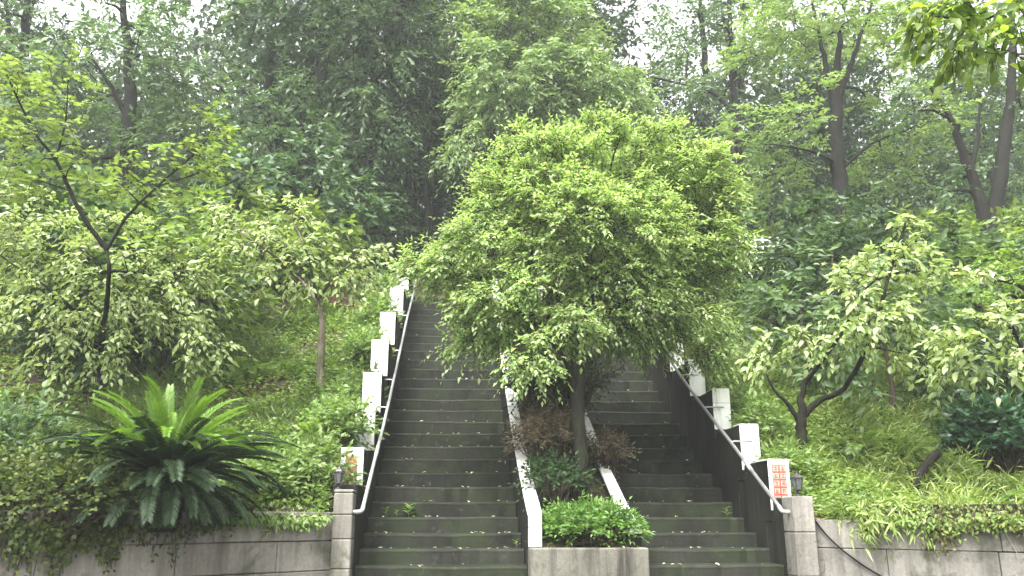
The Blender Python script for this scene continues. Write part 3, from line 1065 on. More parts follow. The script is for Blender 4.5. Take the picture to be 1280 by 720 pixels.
wood_tree('dense dark evergreen closing the view above the head of the cycad-side stairs', 'evergreen_tree',
          [base(535, 18.6), at(535, 300, 18.6), at(532, 200, 18.6), at(530, 90, 18.6)], .12,
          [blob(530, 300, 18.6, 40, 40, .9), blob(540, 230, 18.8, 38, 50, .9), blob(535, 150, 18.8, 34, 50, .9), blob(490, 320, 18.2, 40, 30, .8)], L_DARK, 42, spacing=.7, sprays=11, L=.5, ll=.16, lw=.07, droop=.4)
wood_tree('dense dark evergreen between the drooping tree and the low broad-leaved tree', 'evergreen_tree',
          [base(455, 17.4), at(455, 330, 17.4), at(458, 260, 17.4), at(460, 190, 17.4)], .10,
          [blob(455, 320, 17.2, 45, 34, .9), blob(470, 260, 17.4, 38, 45, .9), blob(480, 200, 17.6, 30, 40, .8)], L_DARK, 43, spacing=.65, sprays=11, L=.45, ll=.15, lw=.065, droop=.4)
# unnamed depth of the wood: three builds, copied
wt = []
for k, (mt, sd_) in enumerate(((L_DARK, 51), (L_MID, 52), (L_DARK, 53))):
    b0 = np.array([0.0, 0, 0])
    q = np.random.default_rng(sd_)
    bl = [(np.array([q.uniform(-1.2, 1.2), q.uniform(-1.2, 1.2), zc]), np.array([2.1, 2.1, 1.3]), .8) for zc in (4.6, 6.2, 8.0, 10.0, 12.0)]
    w_ = tree('forest_tree', ['slender dark-leaved', 'slender lighter-leaved', 'slender dark-leaved twisted'][k] + ' tree deep in the misty wood', 'tree', [b0, b0 + (.1, .05, 4), b0 + (-.1, .1, 8), b0 + (.05, 0, 13)], .16, bl, mt, M_BARK, sd_,
              spacing=1.05, sprays=9, nleaf=9, L=.8, ll=.24, lw=.11, droop=.35, group='slender trees deep in the wood', limb_r=.04)
    wt.append(w_)
spots = [(-13, 23), (-11.5, 26), (-5.6, 23.5), (-4.3, 26), (-2.4, 22), (-.6, 20.5), (.6, 24), (2.2, 27), (4.2, 24.5), (6.3, 27), (8.8, 24), (11.2, 22.5), (13.5, 25.5), (16, 22), (-15.5, 27), (-3.4, 19.0), (-11, 29), (-1.5, 30), (9.5, 30), (14.8, 30), (5.5, 32), (18.5, 27), (-18, 24)]
for i, (x, y) in enumerate(spots):
    s = random.uniform(.75, 1.05) * (.82 if abs(x) > 5 else 1)
    loc = gp(x, y, .1)
    if i < 3:
        o = wt[i]; o.location = loc; o.rotation_euler[2] = i * 2.1; o.scale = (s, s, s)
    else:
        copy_tree(wt[i % 3], loc, random.uniform(0, 6.28), s)

# understory shrubs on the upper bank, three builds copied
shr = []
for k, (mt, sd_) in enumerate(((L_DARK, 61), (L_MID, 62), (L_COVER, 63))):
    b0 = np.zeros(3)
    o = tree('undergrowth_shrub', ['dark-leaved', 'mid-green', 'yellowish-green'][k] + ' undergrowth shrub on the slope under the trees', 'shrub', [b0, b0 + (.05, 0, .5), b0 + (0, .05, 1.1)], .03,
             [(np.array([0, 0, .75]), np.array([.75, .75, .6]), 1), (np.array([.35, .1, 1.2]), np.array([.5, .5, .4]), 1)], mt, M_TWIG, sd_, spacing=.40, sprays=7, nleaf=8, L=.32, ll=.12, lw=.05, droop=.4,
             group='undergrowth shrubs on the upper slope', limb_r=.012)
    shr.append(o)
sp2 = []
q = random.Random(4)
for _ in range(70):
    x = q.uniform(-11, 14); y = q.uniform(13.5, 22)
    if -1.6 < x < 3.9 and y < Y_TOP + 2.5: continue
    sp2.append((x, y))
for _ in range(26):
    x = q.uniform(4.4, 9.5); y = q.uniform(10.2, 14)
    sp2.append((x, y))
for _ in range(20):
    x = q.uniform(-8.5, -3.6); y = q.uniform(10.6, 13.6)
    sp2.append((x, y))
for i, (x, y) in enumerate(sp2):
    loc = gp(x, y, .06); s = q.uniform(.7, 1.5)
    if i < 3:
        o = shr[i]; o.location = loc; o.scale = (s, s, s)
    else: copy_tree(shr[i % 3], loc, q.uniform(0, 6.28), s)

# ------------------------------------------------------------------ the nearer small trees
# maple-like sapling, left
mb_ = on_ground(122, 492)
tree('maple_sapling', 'thin-stemmed sapling with flat layers of yellow-green lobed leaves beside the cycad', 'tree',
     [mb_ - (0, 0, .1), at(126, 440, mb_[1] - .1), at(136, 350, 8.15), at(134, 312, 8.1)], .036,
     [blob(30, 110, 7.9, 45, 28, .4), blob(85, 120, 8.0, 35, 40, .4, .9), blob(20, 190, 7.8, 40, 28, .4), blob(75, 190, 8, 40, 30, .4), blob(230, 190, 8.2, 55, 22, .4), blob(190, 215, 8.2, 45, 18, .4), blob(255, 165, 8.3, 25, 18, .3), blob(150, 235, 8.1, 32, 16, .3), blob(40, 240, 7.9, 40, 20, .3)],
     L_YELLOW, M_BARK, 71, spacing=.27, sprays=4, nleaf=6, L=.24, ll=.082, lw=.078, droop=.08, flat=True, tpl=12, up=0, limb_r=.008, single=300,
     stems=[([at(134, 312, 8.1), at(100, 265, 8.0), at(70, 200, 8.0), at(40, 160, 7.9), at(0, 75, 7.8)], .026), ([at(134, 312, 8.1), at(160, 270, 8.1), at(200, 230, 8.2), at(245, 190, 8.3), at(270, 160, 8.3)], .019), ([at(70, 200, 8), at(82, 150, 8), at(85, 100, 8)], .014), ([at(200, 232, 8.2), at(250, 215, 8.3), at(290, 190, 8.3)], .01)], twigs=True)
# pale-leaved tree behind it
pb = on_ground(60, 440)
tree('pale_leaved_tree', 'spreading tree with drooping pale cream-green leaves behind the cycad', 'tree',
     [pb - (0, 0, .1), at(55, 400, pb[1]), at(60, 340, pb[1]), at(80, 290, pb[1])], .06,
     [blob(60, 310, 9.7, 70, 45, .6), blob(150, 350, 9.7, 70, 45, .6), blob(220, 370, 9.8, 62, 38, .5), blob(50, 400, 9.2, 60, 45, .5), blob(20, 260, 9.6, 40, 35, .5), blob(240, 420, 9.4, 35, 25, .35), blob(150, 290, 9.9, 50, 22, .4), blob(220, 320, 10.1, 40, 20, .4, .8), blob(110, 430, 9.2, 50, 30, .4, .7)],
     L_PALE, M_BARK, 72, spacing=.35, sprays=9, nleaf=7, L=.26, ll=.085, lw=.038, droop=.5, tpl=8, single=220, twigs=True, up=.1, limb_r=.012,
     stems=[([at(58, 360, pb[1]), at(130, 340, 9.65), at(200, 345, 9.75)], .03), ([at(55, 400, pb[1]), at(90, 385, 9.25), at(0, 320, 9.15)], .03)])
# small pale-trunked tree
sb = on_ground(402, 492)
tree('small_tree', 'small pale-trunked tree with tiered cream-green leaves on the bank beside the white posts', 'tree',
     [sb - (0, 0, .1), at(401, 450, sb[1]), at(402, 400, sb[1]), at(396, 372, sb[1])], .058,
     [blob(335, 285, 9.6, 48, 20, .4), blob(375, 305, 9.5, 50, 20, .4), blob(300, 325, 9.5, 42, 14, .35), blob(432, 328, 9.6, 38, 12, .3), blob(355, 342, 9.4, 50, 10, .35), blob(462, 312, 9.7, 22, 8, .15), blob(285, 268, 9.7, 25, 8, .2), blob(365, 265, 9.7, 28, 12, .25), blob(440, 348, 9.6, 28, 8, .25)],
     L_PALE, M_BARKP, 73, spacing=.28, sprays=5, nleaf=6, L=.25, ll=.09, lw=.042, droop=.42, tpl=8, single=240, twigs=True, up=.1, limb_r=.012,
     stems=[([at(398, 378, sb[1]), at(370, 345, sb[1]), at(330, 310, 9.6), at(290, 285, 9.6)], .03), ([at(397, 375, sb[1]), at(420, 345, 9.6), at(450, 322, 9.6), at(478, 303, 9.7)], .022), ([at(396, 372, sb[1]), at(385, 320, 9.6), at(365, 275, 9.6)], .022)])
# right sapling
rb = on_ground(1000, 578)
tree('pale_leaved_sapling', 'forked sapling with large drooping cream-green leaves behind the lantern', 'tree',
     [rb - (0, 0, .12), at(1002, 545, rb[1]), at(1001, 520, rb[1]), at(1003, 490, rb[1]), at(1012, 440, rb[1])], .066,
     [blob(1110, 335, 8.4, 55, 26, .45), blob(1130, 295, 8.4, 22, 26, .25), blob(1085, 390, 8.2, 50, 28, .4), blob(1055, 420, 8.1, 42, 18, .35), blob(990, 425, 8.1, 38, 18, .3), blob(1180, 338, 8.4, 42, 10, .25), blob(1145, 425, 8.3, 34, 34, .3), blob(960, 440, 8.2, 24, 10, .2), blob(1135, 375, 8.4, 34, 24, .3), blob(1215, 340, 8.5, 14, 6, .12), blob(1070, 345, 8.3, 20, 20, .2)],
     L_PALE, M_BARKM, 74, spacing=.26, sprays=5, nleaf=7, L=.21, ll=.09, lw=.045, droop=.5, tpl=8, single=300, twigs=True, up=.1, limb_r=.012,
     stems=[([at(1001, 530, rb[1]), at(985, 505, rb[1]), at(968, 488, rb[1]), at(955, 460, rb[1])], .032), ([at(1002, 522, rb[1]), at(1025, 500, rb[1]), at(1055, 485, rb[1]), at(1090, 420, 8.3), at(1115, 330, 8.4), at(1132, 280, 8.4)], .04), ([at(1006, 480, rb[1]), at(1050, 420, 8.2), at(1095, 350, 8.4), at(1200, 335, 8.4)], .022)])
# far right pale foliage
fb = on_ground(1290, 560)
tree('pale_leaved_sapling', 'sapling with large pale leaves hanging over the dark glossy shrub', 'tree',
     [fb - (0, 0, .1), at(1288, 480, fb[1]), at(1275, 430, fb[1]), at(1255, 400, fb[1])], .045,
     [blob(1240, 420, 7.7, 45, 25, .4), blob(1215, 460, 7.7, 35, 28, .35), blob(1265, 460, 7.5, 35, 30, .35), blob(1270, 390, 7.8, 30, 18, .35), blob(1190, 430, 7.9, 22, 16, .25)],
     L_PALE, M_BARK, 75, spacing=.28, sprays=6, nleaf=6, L=.22, ll=.10, lw=.046, droop=.65, tpl=8, single=120, twigs=True, limb_r=.011)
tree('light_green_sapling', 'feathery light green sapling reaching in beside the twin-stemmed tree', 'tree',
     [on_ground(1320, 480) - (0, 0, .1), at(1300, 400, 9.4), at(1278, 360, 9.3), at(1245, 350, 9.2)], .04,
     [blob(1250, 340, 9.2, 36, 22, .5), blob(1290, 330, 9.2, 40, 28, .5), blob(1225, 365, 9.2, 28, 14, .4), blob(1270, 310, 9.3, 20, 12, .3)],
     leaf_mat('leaf_fresh', (.10, .18, .03), (.15, .24, .05), (.2, .28, .08), .45, .45), M_BARK, 76, spacing=.32, sprays=7, nleaf=8, L=.26, ll=.085, lw=.035, droop=.3, flat=True, tpl=4, limb_r=.01)
# overhanging branch top right: its tree stands on the forecourt just out of view
tree('overhanging_tree', 'tree on the forecourt whose leafy branch hangs into view with large oval leaves', 'tree',
     [(4.9, 4.3, -.05), (4.86, 4.32, 1.6), (4.75, 4.35, 3.0), (4.7, 4.3, 4.2), (4.5, 4.3, 5.4)], .12,
     [blob(1255, 35, 4.2, 42, 24, .28), blob(1205, 25, 4.2, 40, 20, .25), blob(1165, 18, 4.25, 22, 14, .16), blob(1225, 55, 4.15, 34, 18, .2), blob(1275, 20, 4.2, 40, 24, .3), blob(1235, -10, 4.2, 70, 14, .3), (np.array([4.4, 4.3, 4.6]), np.array([.6, .6, .5]), .4)],
     L_OVER, M_BARK, 77, spacing=.14, sprays=4, nleaf=5, L=.13, ll=.095, lw=.043, droop=.75, tpl=8, single=300, twigs=True, limb_r=.006, up=0,
     stems=[([(4.76, 4.33, 3.0), (4.2, 4.3, 3.5), at(1350, 10, 4.25), at(1270, 10, 4.2), at(1225, 25, 4.2), at(1165, 20, 4.25)], .018)])

# ------------------------------------------------------------------ cycad
cyb = np.array([*at(210, 567, 6.6)[:2], 0.0])
cyb[2] = ground_z(cyb[0], cyb[1]) - .05
CROWN_Z = at(210, 590, 6.6)[2]
cyc = empty('cycad', cyb, 'large rosette of feathery dark fronds with bright new centre, above the wall', 'cycad')
MB().lathe([(.13, 0), (.15, .1), (.14, .25), (.12, CROWN_Z - cyb[2]), (.05, CROWN_Z - cyb[2] + .05)], cyb, 12).build('trunk', M_BARK, cyc)


def frond_mesh(L, elev, bend, npin, plen, seed, fold):
    """rachis leaves the crown along +X at elev and arches by bend"""
    r_ = np.random.default_rng(seed)
    n = 14
    s = np.linspace(0, 1, n)
    ang = elev - bend * s ** 1.5
    X = np.concatenate([[0], np.cumsum(np.cos(ang[:-1]) * L / (n - 1))])
    Z = np.concatenate([[0], np.cumsum(np.sin(ang[:-1]) * L / (n - 1))])
    pts = np.stack([X, np.zeros(n), Z], 1)
    RV, RF = tube_arrays(pts, np.linspace(.007, .002, n), 4)
    u = np.linspace(.10, 1, npin)
    px = np.interp(u, s, X); pz = np.interp(u, s, Z); pa = np.interp(u, s, ang)
    Ps, Ds, Ns, Ls = [], [], [], []
    for sg in (-1, 1):
        tang = np.stack([np.cos(pa), 0 * pa, np.sin(pa)], 1)
        nor = np.stack([-np.sin(pa), 0 * pa, np.cos(pa)], 1)
        D = tang * (.55 + .5 * u[:, None]) + sg * np.array([0, 1.0, 0]) * .9 + nor * fold + r_.normal(0, .05, (npin, 3))
        Ps.append(np.stack([px, 0 * px, pz], 1)); Ds.append(D)
        Ns.append(nor + r_.normal(0, .15, (npin, 3)))
        Ls.append(plen * np.clip(np.minimum(.45 + 3 * u, 1.0) * (1.06 - .55 * u ** 4), .3, 1))
    V, F = leaves_arrays(np.concatenate(Ps), np.concatenate(Ds), np.concatenate(Ns), np.concatenate(Ls), max(.010, plen * .17) if npin < 30 else .010, 2)
    F4 = np.concatenate([RF[:, [0, 1, 2]], RF[:, [0, 2, 3]], F + len(RV)])
    return mesh_np('frond', np.concatenate([RV, V]), F4, True)


def frond(me, mat_i, az, roll, s=1.0, dz=0.0):
    o = bpy.data.objects.new('frond', me)
    col.objects.link(o)
    o.parent = cyc
    rad = .05
    o.location = (rad * math.cos(az), rad * math.sin(az), CROWN_Z - cyb[2] + dz)
    o.rotation_euler = (roll, 0, az)
    o.scale = (s, s, s)


rr = random.Random(8)
for ring, (num, elev, bend, L_, mat, fold, pl_, dz) in enumerate([
        (8, 76, 22, .64, L_CYC_NEW, .45, .08, .08), (16, 56, 40, .76, L_CYC_NEW, .4, .085, .07), (18, 40, 80, .74, L_CYC_NEW, .35, .09, .06),
        (14, 40, 50, .90, L_CYC_OLD, .25, .105, -.02), (34, 30, 50, .92, L_CYC_OLD, .2, .105, -.02), (36, 12, 50, .86, L_CYC_OLD, .15, .105, -.04), (34, -6, 50, .76, L_CYC_OLD, .1, .10, -.07), (20, -24, 40, .52, L_CYC_OLD, .1, .10, -.09)]):
    vars_ = []
    for v in range(3):
        me = frond_mesh(L_ * (1 + .08 * (v - 1)), R(elev + 7 * (v - 1)), R(bend + 12 * (v - 1)), 52 if mat is L_CYC_NEW else 66, pl_, ring * 7 + v, fold)
        me.materials.append(mat)
        vars_.append(me)
    for k in range(num):
        azm = 2 * math.pi * (k + .5 * (ring % 2)) / num + rr.uniform(-.12, .12)
        frond(vars_[k % 3], 0, azm, rr.uniform(-.25, .25), rr.uniform(.84, 1.02), dz)

# ------------------------------------------------------------------ ferns
fern_me = []
for v in range(3):
    me = frond_mesh(.5, R(62 - 14 * v), R(75 + 8 * v), 22, .13, 300 + v, .05)
    fern_me.append(me)
for me in fern_me: me.materials.append(L_WEED)
for px, py, n_, lab in ((1135, 568, 9, 'pale green fern on the bank left of the cut log'), (1185, 545, 9, 'arching fern between the cut log and the glossy shrub'), (1075, 560, 8, 'fern growing below the right-hand fork of the sapling'),
                        (395, 560, 8, 'fern among weeds on the bank next to the orange plaque'), (300, 470, 8, 'fern on the bank just behind the cycad'), (1240, 640, 7, 'fern at the wall top beside the grey cord')):
    p_ = on_ground(px, py + 8)
    fe = empty('fern', p_, lab, 'fern', 'ferns on the banks')
    for k in range(n_):
        o = bpy.data.objects.new('frond', fern_me[k % 3]); col.objects.link(o); o.parent = fe
        o.location = (0, 0, -.02); o.rotation_euler = (rr.uniform(-.2, .2), 0, 6.28 * k / n_ + rr.uniform(-.2, .2))
        o.scale = (rr.uniform(.7, 1.1),) * 3

# ------------------------------------------------------------------ planter shrubs
def bush(name, label, cat, c, rad, mat, seed, n, ll, lw, tpl=4, group=None, stem=.012, up=.5, droop=.2):
    """rounded bush: stems from the base, leaf sprays over its volume"""
    r_ = np.random.default_rng(seed)
    c = np.asarray(c, float); rad = np.asarray(rad, float)
    b0 = c - (0, 0, rad[2])
    t = empty(name, b0, label, cat, group)
    SV, SF, nb = [], [], 0
    A = [[] for _ in range(5)]
    for k in range(n):
        v = unit(r_.normal(0, 1, 3)); v[2] = abs(v[2]) * .9 - .25 if r_.random() < .85 else v[2]
        p = c + v * rad * r_.uniform(.45, 1.0) ** .6 * (1 + .18 * math.sin(7 * v[0] + 3 * v[1] + seed))
        if k % 4 == 0:
            q0 = b0 + r_.normal(0, 1, 3) * rad * (.18, .18, 0)
            V, F = tube_arrays(smooth_path([q0, (q0 + p) / 2 + r_.normal(0, .03, 3), p], 5), [stem, stem * .9, stem * .7, stem * .5, stem * .3], 4)
            SV.append(V); SF.append(F + nb); nb += len(V)
        d = unit(v + (0, 0, up) + r_.normal(0, .4, 3))
        for a, x in zip(A, make_spray(r_, p, d, .11 + ll, int(r_.integers(5, 9)), ll, lw, droop, False, None)): a.append(x)
    obj_np('stems', np.concatenate(SV), np.concatenate(SF), M_TWIG, t, True, 'stuff')
    P, D, N, l, w = map(np.concatenate, A)
    V, F = leaves_arrays(P, D, N, l, w, tpl)
    obj_np('foliage', V, F, mat, t, True, 'stuff')
    return t


bush('planter_bush', 'dense fresh green bush filling the front of the planter', 'bush', (1.25, 7.70, 1.53), (.43, .18, .19), L_BUSH, 81, 760, .05, .022, group=None)
bush('dark_leaf_bush', 'dark green low shrub in the planter in front of the reddish shrub', 'bush', (.98, 8.25, 1.95), (.26, .3, .26), L_DARK, 82, 240, .055, .026)
bush('reddish_shrub', 'reddish-brown leaved shrub in the planter against the inner white coping', 'shrub', (.98, 8.9, 2.42), (.30, .55, .38), L_BROWN, 83, 620, .05, .018)
bush('reddish_shrub', 'reddish-brown shrub leaning over the planter coping onto the steps', 'shrub', (1.66, 9.1, 2.3), (.17, .32, .26), L_BROWN, 84, 240, .05, .016)
bush('brown_green_shrub', 'dull brownish-green shrub high in the planter under the tree crown', 'shrub', (1.45, 10.3, 3.32), (.45, .6, .5), leaf_mat('leaf_dull_olive', (.04, .055, .02), (.06, .075, .03), (.08, .085, .04), .35, .6), 85, 520, .065, .024)
bush('dark_leaf_bush', 'dark green bush high in the planter behind the tree trunk', 'bush', (.98, 10.2, 3.25), (.3, .6, .42), L_DARK, 86, 420, .07, .03)
# dark shrub on the right
db = on_ground(1258, 600)
bush('glossy_shrub', 'dark green glossy shrub on the bank above the stained wall', 'shrub', db + (0, 0, .42), (.42, .4, .5), leaf_mat('leaf_blue_green', (.018, .055, .022), (.03, .08, .035), (.05, .11, .05), .3, .4), 87, 420, .11, .05, 8)
b2 = on_ground(945, 560)
for k, (x, y, h) in enumerate([(-1.27, 8.0, .3), (-1.22, 8.85, .36), (-1.20, 9.5, .36), (-1.20, 10.25, .38), (-1.18, 11.2, .36), (-1.2, 12.6, .4), (-1.2, 13.9, .4)]):
    bush('weed_clump', 'bright leafy weed clump against the ' + ['orange-plaque post', 'second post', 'third post', 'fourth post', 'space above the fourth post', 'fifth post', 'sixth post'][k] + ' of the cycad-side wall', 'weeds',
         np.array([x, y, ground_z(x, y) + h * .55]), (.24, .26, h), L_WEED, 120 + k, 190, .075, .036, 4, 'weed clumps beside the white posts', .006)
for k, (x, y, h) in enumerate([(3.42, 8.5, .2), (3.45, 9.2, .3), (3.5, 9.9, .34), (3.48, 10.7, .34), (3.45, 11.6, .36)]):
    bush('weed_clump', 'fresh green weed clump against the ' + ['second post', 'third post', 'fourth post', 'fifth post', 'sixth post'][k] + ' of the sapling-side wall', 'weeds',
         np.array([x, y, ground_z(x, y) + h * .55]), (.2, .26, h), L_WEED, 140 + k, 150, .07, .026, 4, 'weed clumps beside the white posts', .006)
bush('weed_clump', 'large bright weed clump above the wall between the cycad and the pier', 'weeds', np.array([-1.62, 7.75, ground_z(-1.62, 7.75) + .14]), (.34, .3, .26), L_WEED, 90, 420, .065, .03)
bush('ivy_mound', 'mound of light green ivy at the wall end left of the cycad', 'bush', np.array([*at(60, 560, 6.2)[:2], ground_z(*at(60, 560, 6.2)[:2]) + .2]), (.6, .4, .34), L_IVY, 91, 760, .046, .032)
bush('leafy_shrub', 'medium green shrub with pale leaf backs at the far left below the pale-leaved tree', 'shrub', np.array([*at(30, 470, 7.3)[:2], ground_z(*at(30, 470, 7.3)[:2]) + .45]), (.42, .4, .6), L_MID, 92, 520, .075, .034)


def tuft(name, label, cat, p, n, L, w, mat, seed, lean=(0, -.3, 0), spread=.7, group=None, arch=.9):
    """a tuft of long arching blades"""
    r_ = np.random.default_rng(seed)
    t = empty(name, p, label, cat, group)
    V, F, nb = [], [], 0
    for k in range(n):
        a = r_.uniform(0, 6.28)
        d = np.array([math.cos(a), math.sin(a), 0]) * r_.uniform(.2, 1) * spread + np.array(lean)
        l = L * r_.uniform(.55, 1.15)
        s = np.linspace(0, 1, 6)
        P = p + np.outer(s * l, (0, 0, 1.0)) * (1 - arch * .5 * s[:, None]) + np.outer(s ** 1.4 * l, d)
        P[:, 2] -= arch * .45 * l * s ** 2.5
        P[:, :2] += r_.normal(0, .04, 2)
        side = unit(np.cross(P[-1] - P[0], (0, 0, 1.0)) + 1e-4)
        ww = w * np.array([.6, 1, 1, .8, .5, .05])[:, None] / 2
        A, B = P - side * ww, P + side * ww
        vv = np.empty((12, 3)); vv[0::2] = A; vv[1::2] = B
        V.append(vv)
        F.append(np.array([(2 * i, 2 * i + 1, 2 * i + 3, 2 * i + 2) for i in range(5)]) + nb)
        nb += 12
    obj_np('blades', np.concatenate(V), np.concatenate(F), mat, t, True, 'stuff')
    return t


def bamboo(name, label, p, fall, n, seed, ll=.12, lw=.018, culm=.5):
    r_ = np.random.default_rng(seed)
    t = empty(name, p, label, 'bamboo', 'dwarf bamboo clumps over the walls')
    A = [[] for _ in range(5)]
    SV, SF, nb = [], [], 0
    for k in range(n):
        d = np.array([r_.normal(0, .5), r_.uniform(-1.0, -.15), r_.uniform(.25, 1.0)])
        l = culm * r_.uniform(.5, 1.1)
        s = np.linspace(0, 1, 6)
        P = p + np.outer(s * l, d) + np.outer(s ** 2 * l, (0, 0, -fall))
        V, F = tube_arrays(P, np.linspace(.004, .0015, 6), 4)
        SV.append(V); SF.append(F + nb); nb += len(V)
        m = 14
        u = r_.uniform(.25, 1, m)
        Q = np.stack([np.interp(u, s, P[:, i]) for i in range(3)], 1)
        D = r_.normal(0, .5, (m, 3)) + (0, -.5, -.55)
        N = r_.normal(0, .4, (m, 3)) + (0, -.6, .8)
        for a, x in zip(A, (Q, D, N, ll * r_.uniform(.6, 1.2, m), lw * r_.uniform(.8, 1.2, m))): a.append(x)
    obj_np('culms', np.concatenate(SV), np.concatenate(SF), L_GRASS, t, True, 'stuff')
    P, D, N, l, w = map(np.concatenate, A)
    V, F = leaves_arrays(P, D, N, l, w, 4)
    obj_np('foliage', V, F, L_BAMBOO, t, True, 'stuff')
    return t


def wallpt(W, px):
    """point on a wall's top edge seen in the direction px"""
    _, p0, u, nrm, Lw = W
    best = min((abs((lambda q: 640 + FPX * ((q - EYE) @ rt) / ((q - EYE) @ fw))(p0 + u * s + (0, 0, 1.61)) - px), s) for s in np.linspace(0, Lw, 400))
    q = p0 + u * best[1]
    return np.array([q[0], q[1], 1.61])


_, p0r, ur, nr, lr = WR
b = wallpt(WR, 1110)
bamboo('dwarf_bamboo', 'pale arching bamboo clump spilling over the stained wall below the sapling', b - nr * .25 + (-.12, 0, .05), .95, 46, 95, .13, .02, .52)
b = wallpt(WL, 345)
bamboo('dwarf_bamboo', 'small pale bamboo clump on the wall edge between the cycad and the pier', b - WL[3] * .12 + (0, 0, .0), .85, 16, 96, .09, .016, .28)
for k, (px, py, Y, s, lab) in enumerate([(1195, 500, 8.6, .75, 'long strappy grass tuft behind the glossy shrub, drooping'), (1150, 480, 9.0, .7, 'long grass tuft behind the sapling crown on the bank'), (330, 385, 12.2, .8, 'hanging grass tuft in shade left of the red earth patch'), (360, 392, 12.0, .7, 'hanging grass tuft in shade beside the pale trunk'), (800, 615, 7.75, .28, 'grass tuft at the planter bush end, over the steps'), (690, 625, 7.7, .22, 'thin grass blades rising behind the planter bush by the coping')]):
    if k < 4:
        p = on_ground(px, py + 20)
    else:
        p = np.array([at(px, py, Y)[0], Y + .03, 1.36])
        p[0] = min(max(p[0], PX0 + .2), PX1 - .17)
    tuft('grass_tuft', lab, 'grass', p - (0, 0, .02), 46 if k < 4 else 16, s, .02 if k < 4 else .012, L_GRASS, 97 + k, lean=(.0, -.45, 0), group='grass tufts on the bank and planter')

# weed sprouting from a step
k5 = 4
wx = at(512, 612, YS + 4 * TREAD)[0]


def weed(p, n, s, seed, label):
    r_ = np.random.default_rng(seed)
    t = empty('step_weed', p, label, 'weed', 'weeds sprouting on the steps')
    MB().tube([p - (0, 0, .02), p + (.004, 0, .05 * s), p + (0, -.005, .1 * s)], [.003, .0025, .0015], 5).build('stem', L_GRASS, t)
    me = leaf_unit_mesh(L_WEED, 8, .45)
    for k in range(n):
        a = k * 2.4
        D = unit(np.array([math.cos(a), math.sin(a), .5])); N = np.array([0, 0, 1.0])
        S = unit(np.cross(D, N)); U = np.cross(S, D)
        q = np.array([0, 0, .02 + .08 * s * k / n])
        o = bpy.data.objects.new('leaf', me); col.objects.link(o); o.parent = t
        l = .075 * s * r_.uniform(.7, 1.1)
        o.matrix_basis = Matrix(((S[0], D[0], U[0], q[0]), (S[1], D[1], U[1], q[1]), (S[2], D[2], U[2], q[2]), (0, 0, 0, 1))) @ Matrix.Scale(l, 4)
    return t


def on_step(px, n, back=.25):
    y = YS + n * TREAD + back
    x = at(px, 600, y)[0]
    return np.array([x, y, STEP_Z[n]])


weed(on_step(512, 3), 10, 1.3, 1, 'tallest leafy weed sprouting on a step between small weeds and the planter')
weed(on_step(484, 3), 6, .9, 2, 'small leafy weed sprouting on a step near the pale handrail')
weed(on_step(497, 3), 5, .7, 3, 'tiny leafy weed on a step beside the tallest weed')
weed(on_step(645, 1), 6, .7, 4, 'small weed on a step against the planter coping wall')
weed(on_step(905, 3), 6, 1.0, 5, 'small weed on a step below the red-squared post')

# ------------------------------------------------------------------ ground cover and ivy (uncountable)
def cover(name, label, pts, leaf_n, ll, lw, hgt, mat, seed, tpl=2, erect=.5):
    r_ = np.random.default_rng(seed)
    n = len(pts)
    P = np.repeat(pts, leaf_n, axis=0)
    m = len(P)
    a = r_.uniform(0, 6.28, m)
    md = .35 + 1.3 * np.clip(.5 + .5 * np.sin(3.1 * pts[:, 0] + seed) * np.sin(2.7 * pts[:, 1] + 1.7 * seed) + .35 * np.sin(7.3 * pts[:, 0] - 5.9 * pts[:, 1]), 0, 1)
    hh = np.repeat(r_.uniform(.15, 1, n) ** 1.5 * md, leaf_n) * hgt
    D = np.stack([np.cos(a), np.sin(a), r_.uniform(-.4, erect * 1.6, m)], 1)
    P = P + np.stack([np.cos(a) * .5 * ll, np.sin(a) * .5 * ll, hh * r_.uniform(.3, 1, m)], 1) + r_.normal(0, .25 * ll, (m, 3))
    N = np.stack([r_.normal(0, .45, m), r_.normal(-.25, .45, m), np.ones(m)], 1)
    s = r_.uniform(.6, 1.25, m)
    V, F = leaves_arrays(P, D, N, ll * s, lw * s, tpl)
    o = obj_np(name, V, F, mat, None, True)
    return tag(o, label, 'ground cover', None, 'stuff')


def bank_pts(x0, x1, y0, y1, n, seed, bare=0.0, thr=.0):
    r_ = np.random.default_rng(seed)
    out = []
    while len(out) < n:
        x, y = r_.uniform(x0, x1), r_.uniform(y0, y1)
        if y < front_y(x) + .03: continue
        if XL0 - .25 < x < XR1 + .25: continue
        if bare and ((x - BARE[0]) / 1.0) ** 2 + ((y - BARE[1]) / 1.5) ** 2 < 1 and r_.random() < bare: continue
        d = math.sin(1.9 * x + 1.3 * y + seed) * math.sin(2.3 * y - 1.1 * x) + r_.normal(0, .35)
        if d < thr: continue
        out.append((x, y, ground_z(x, y)))
    return np.array(out)


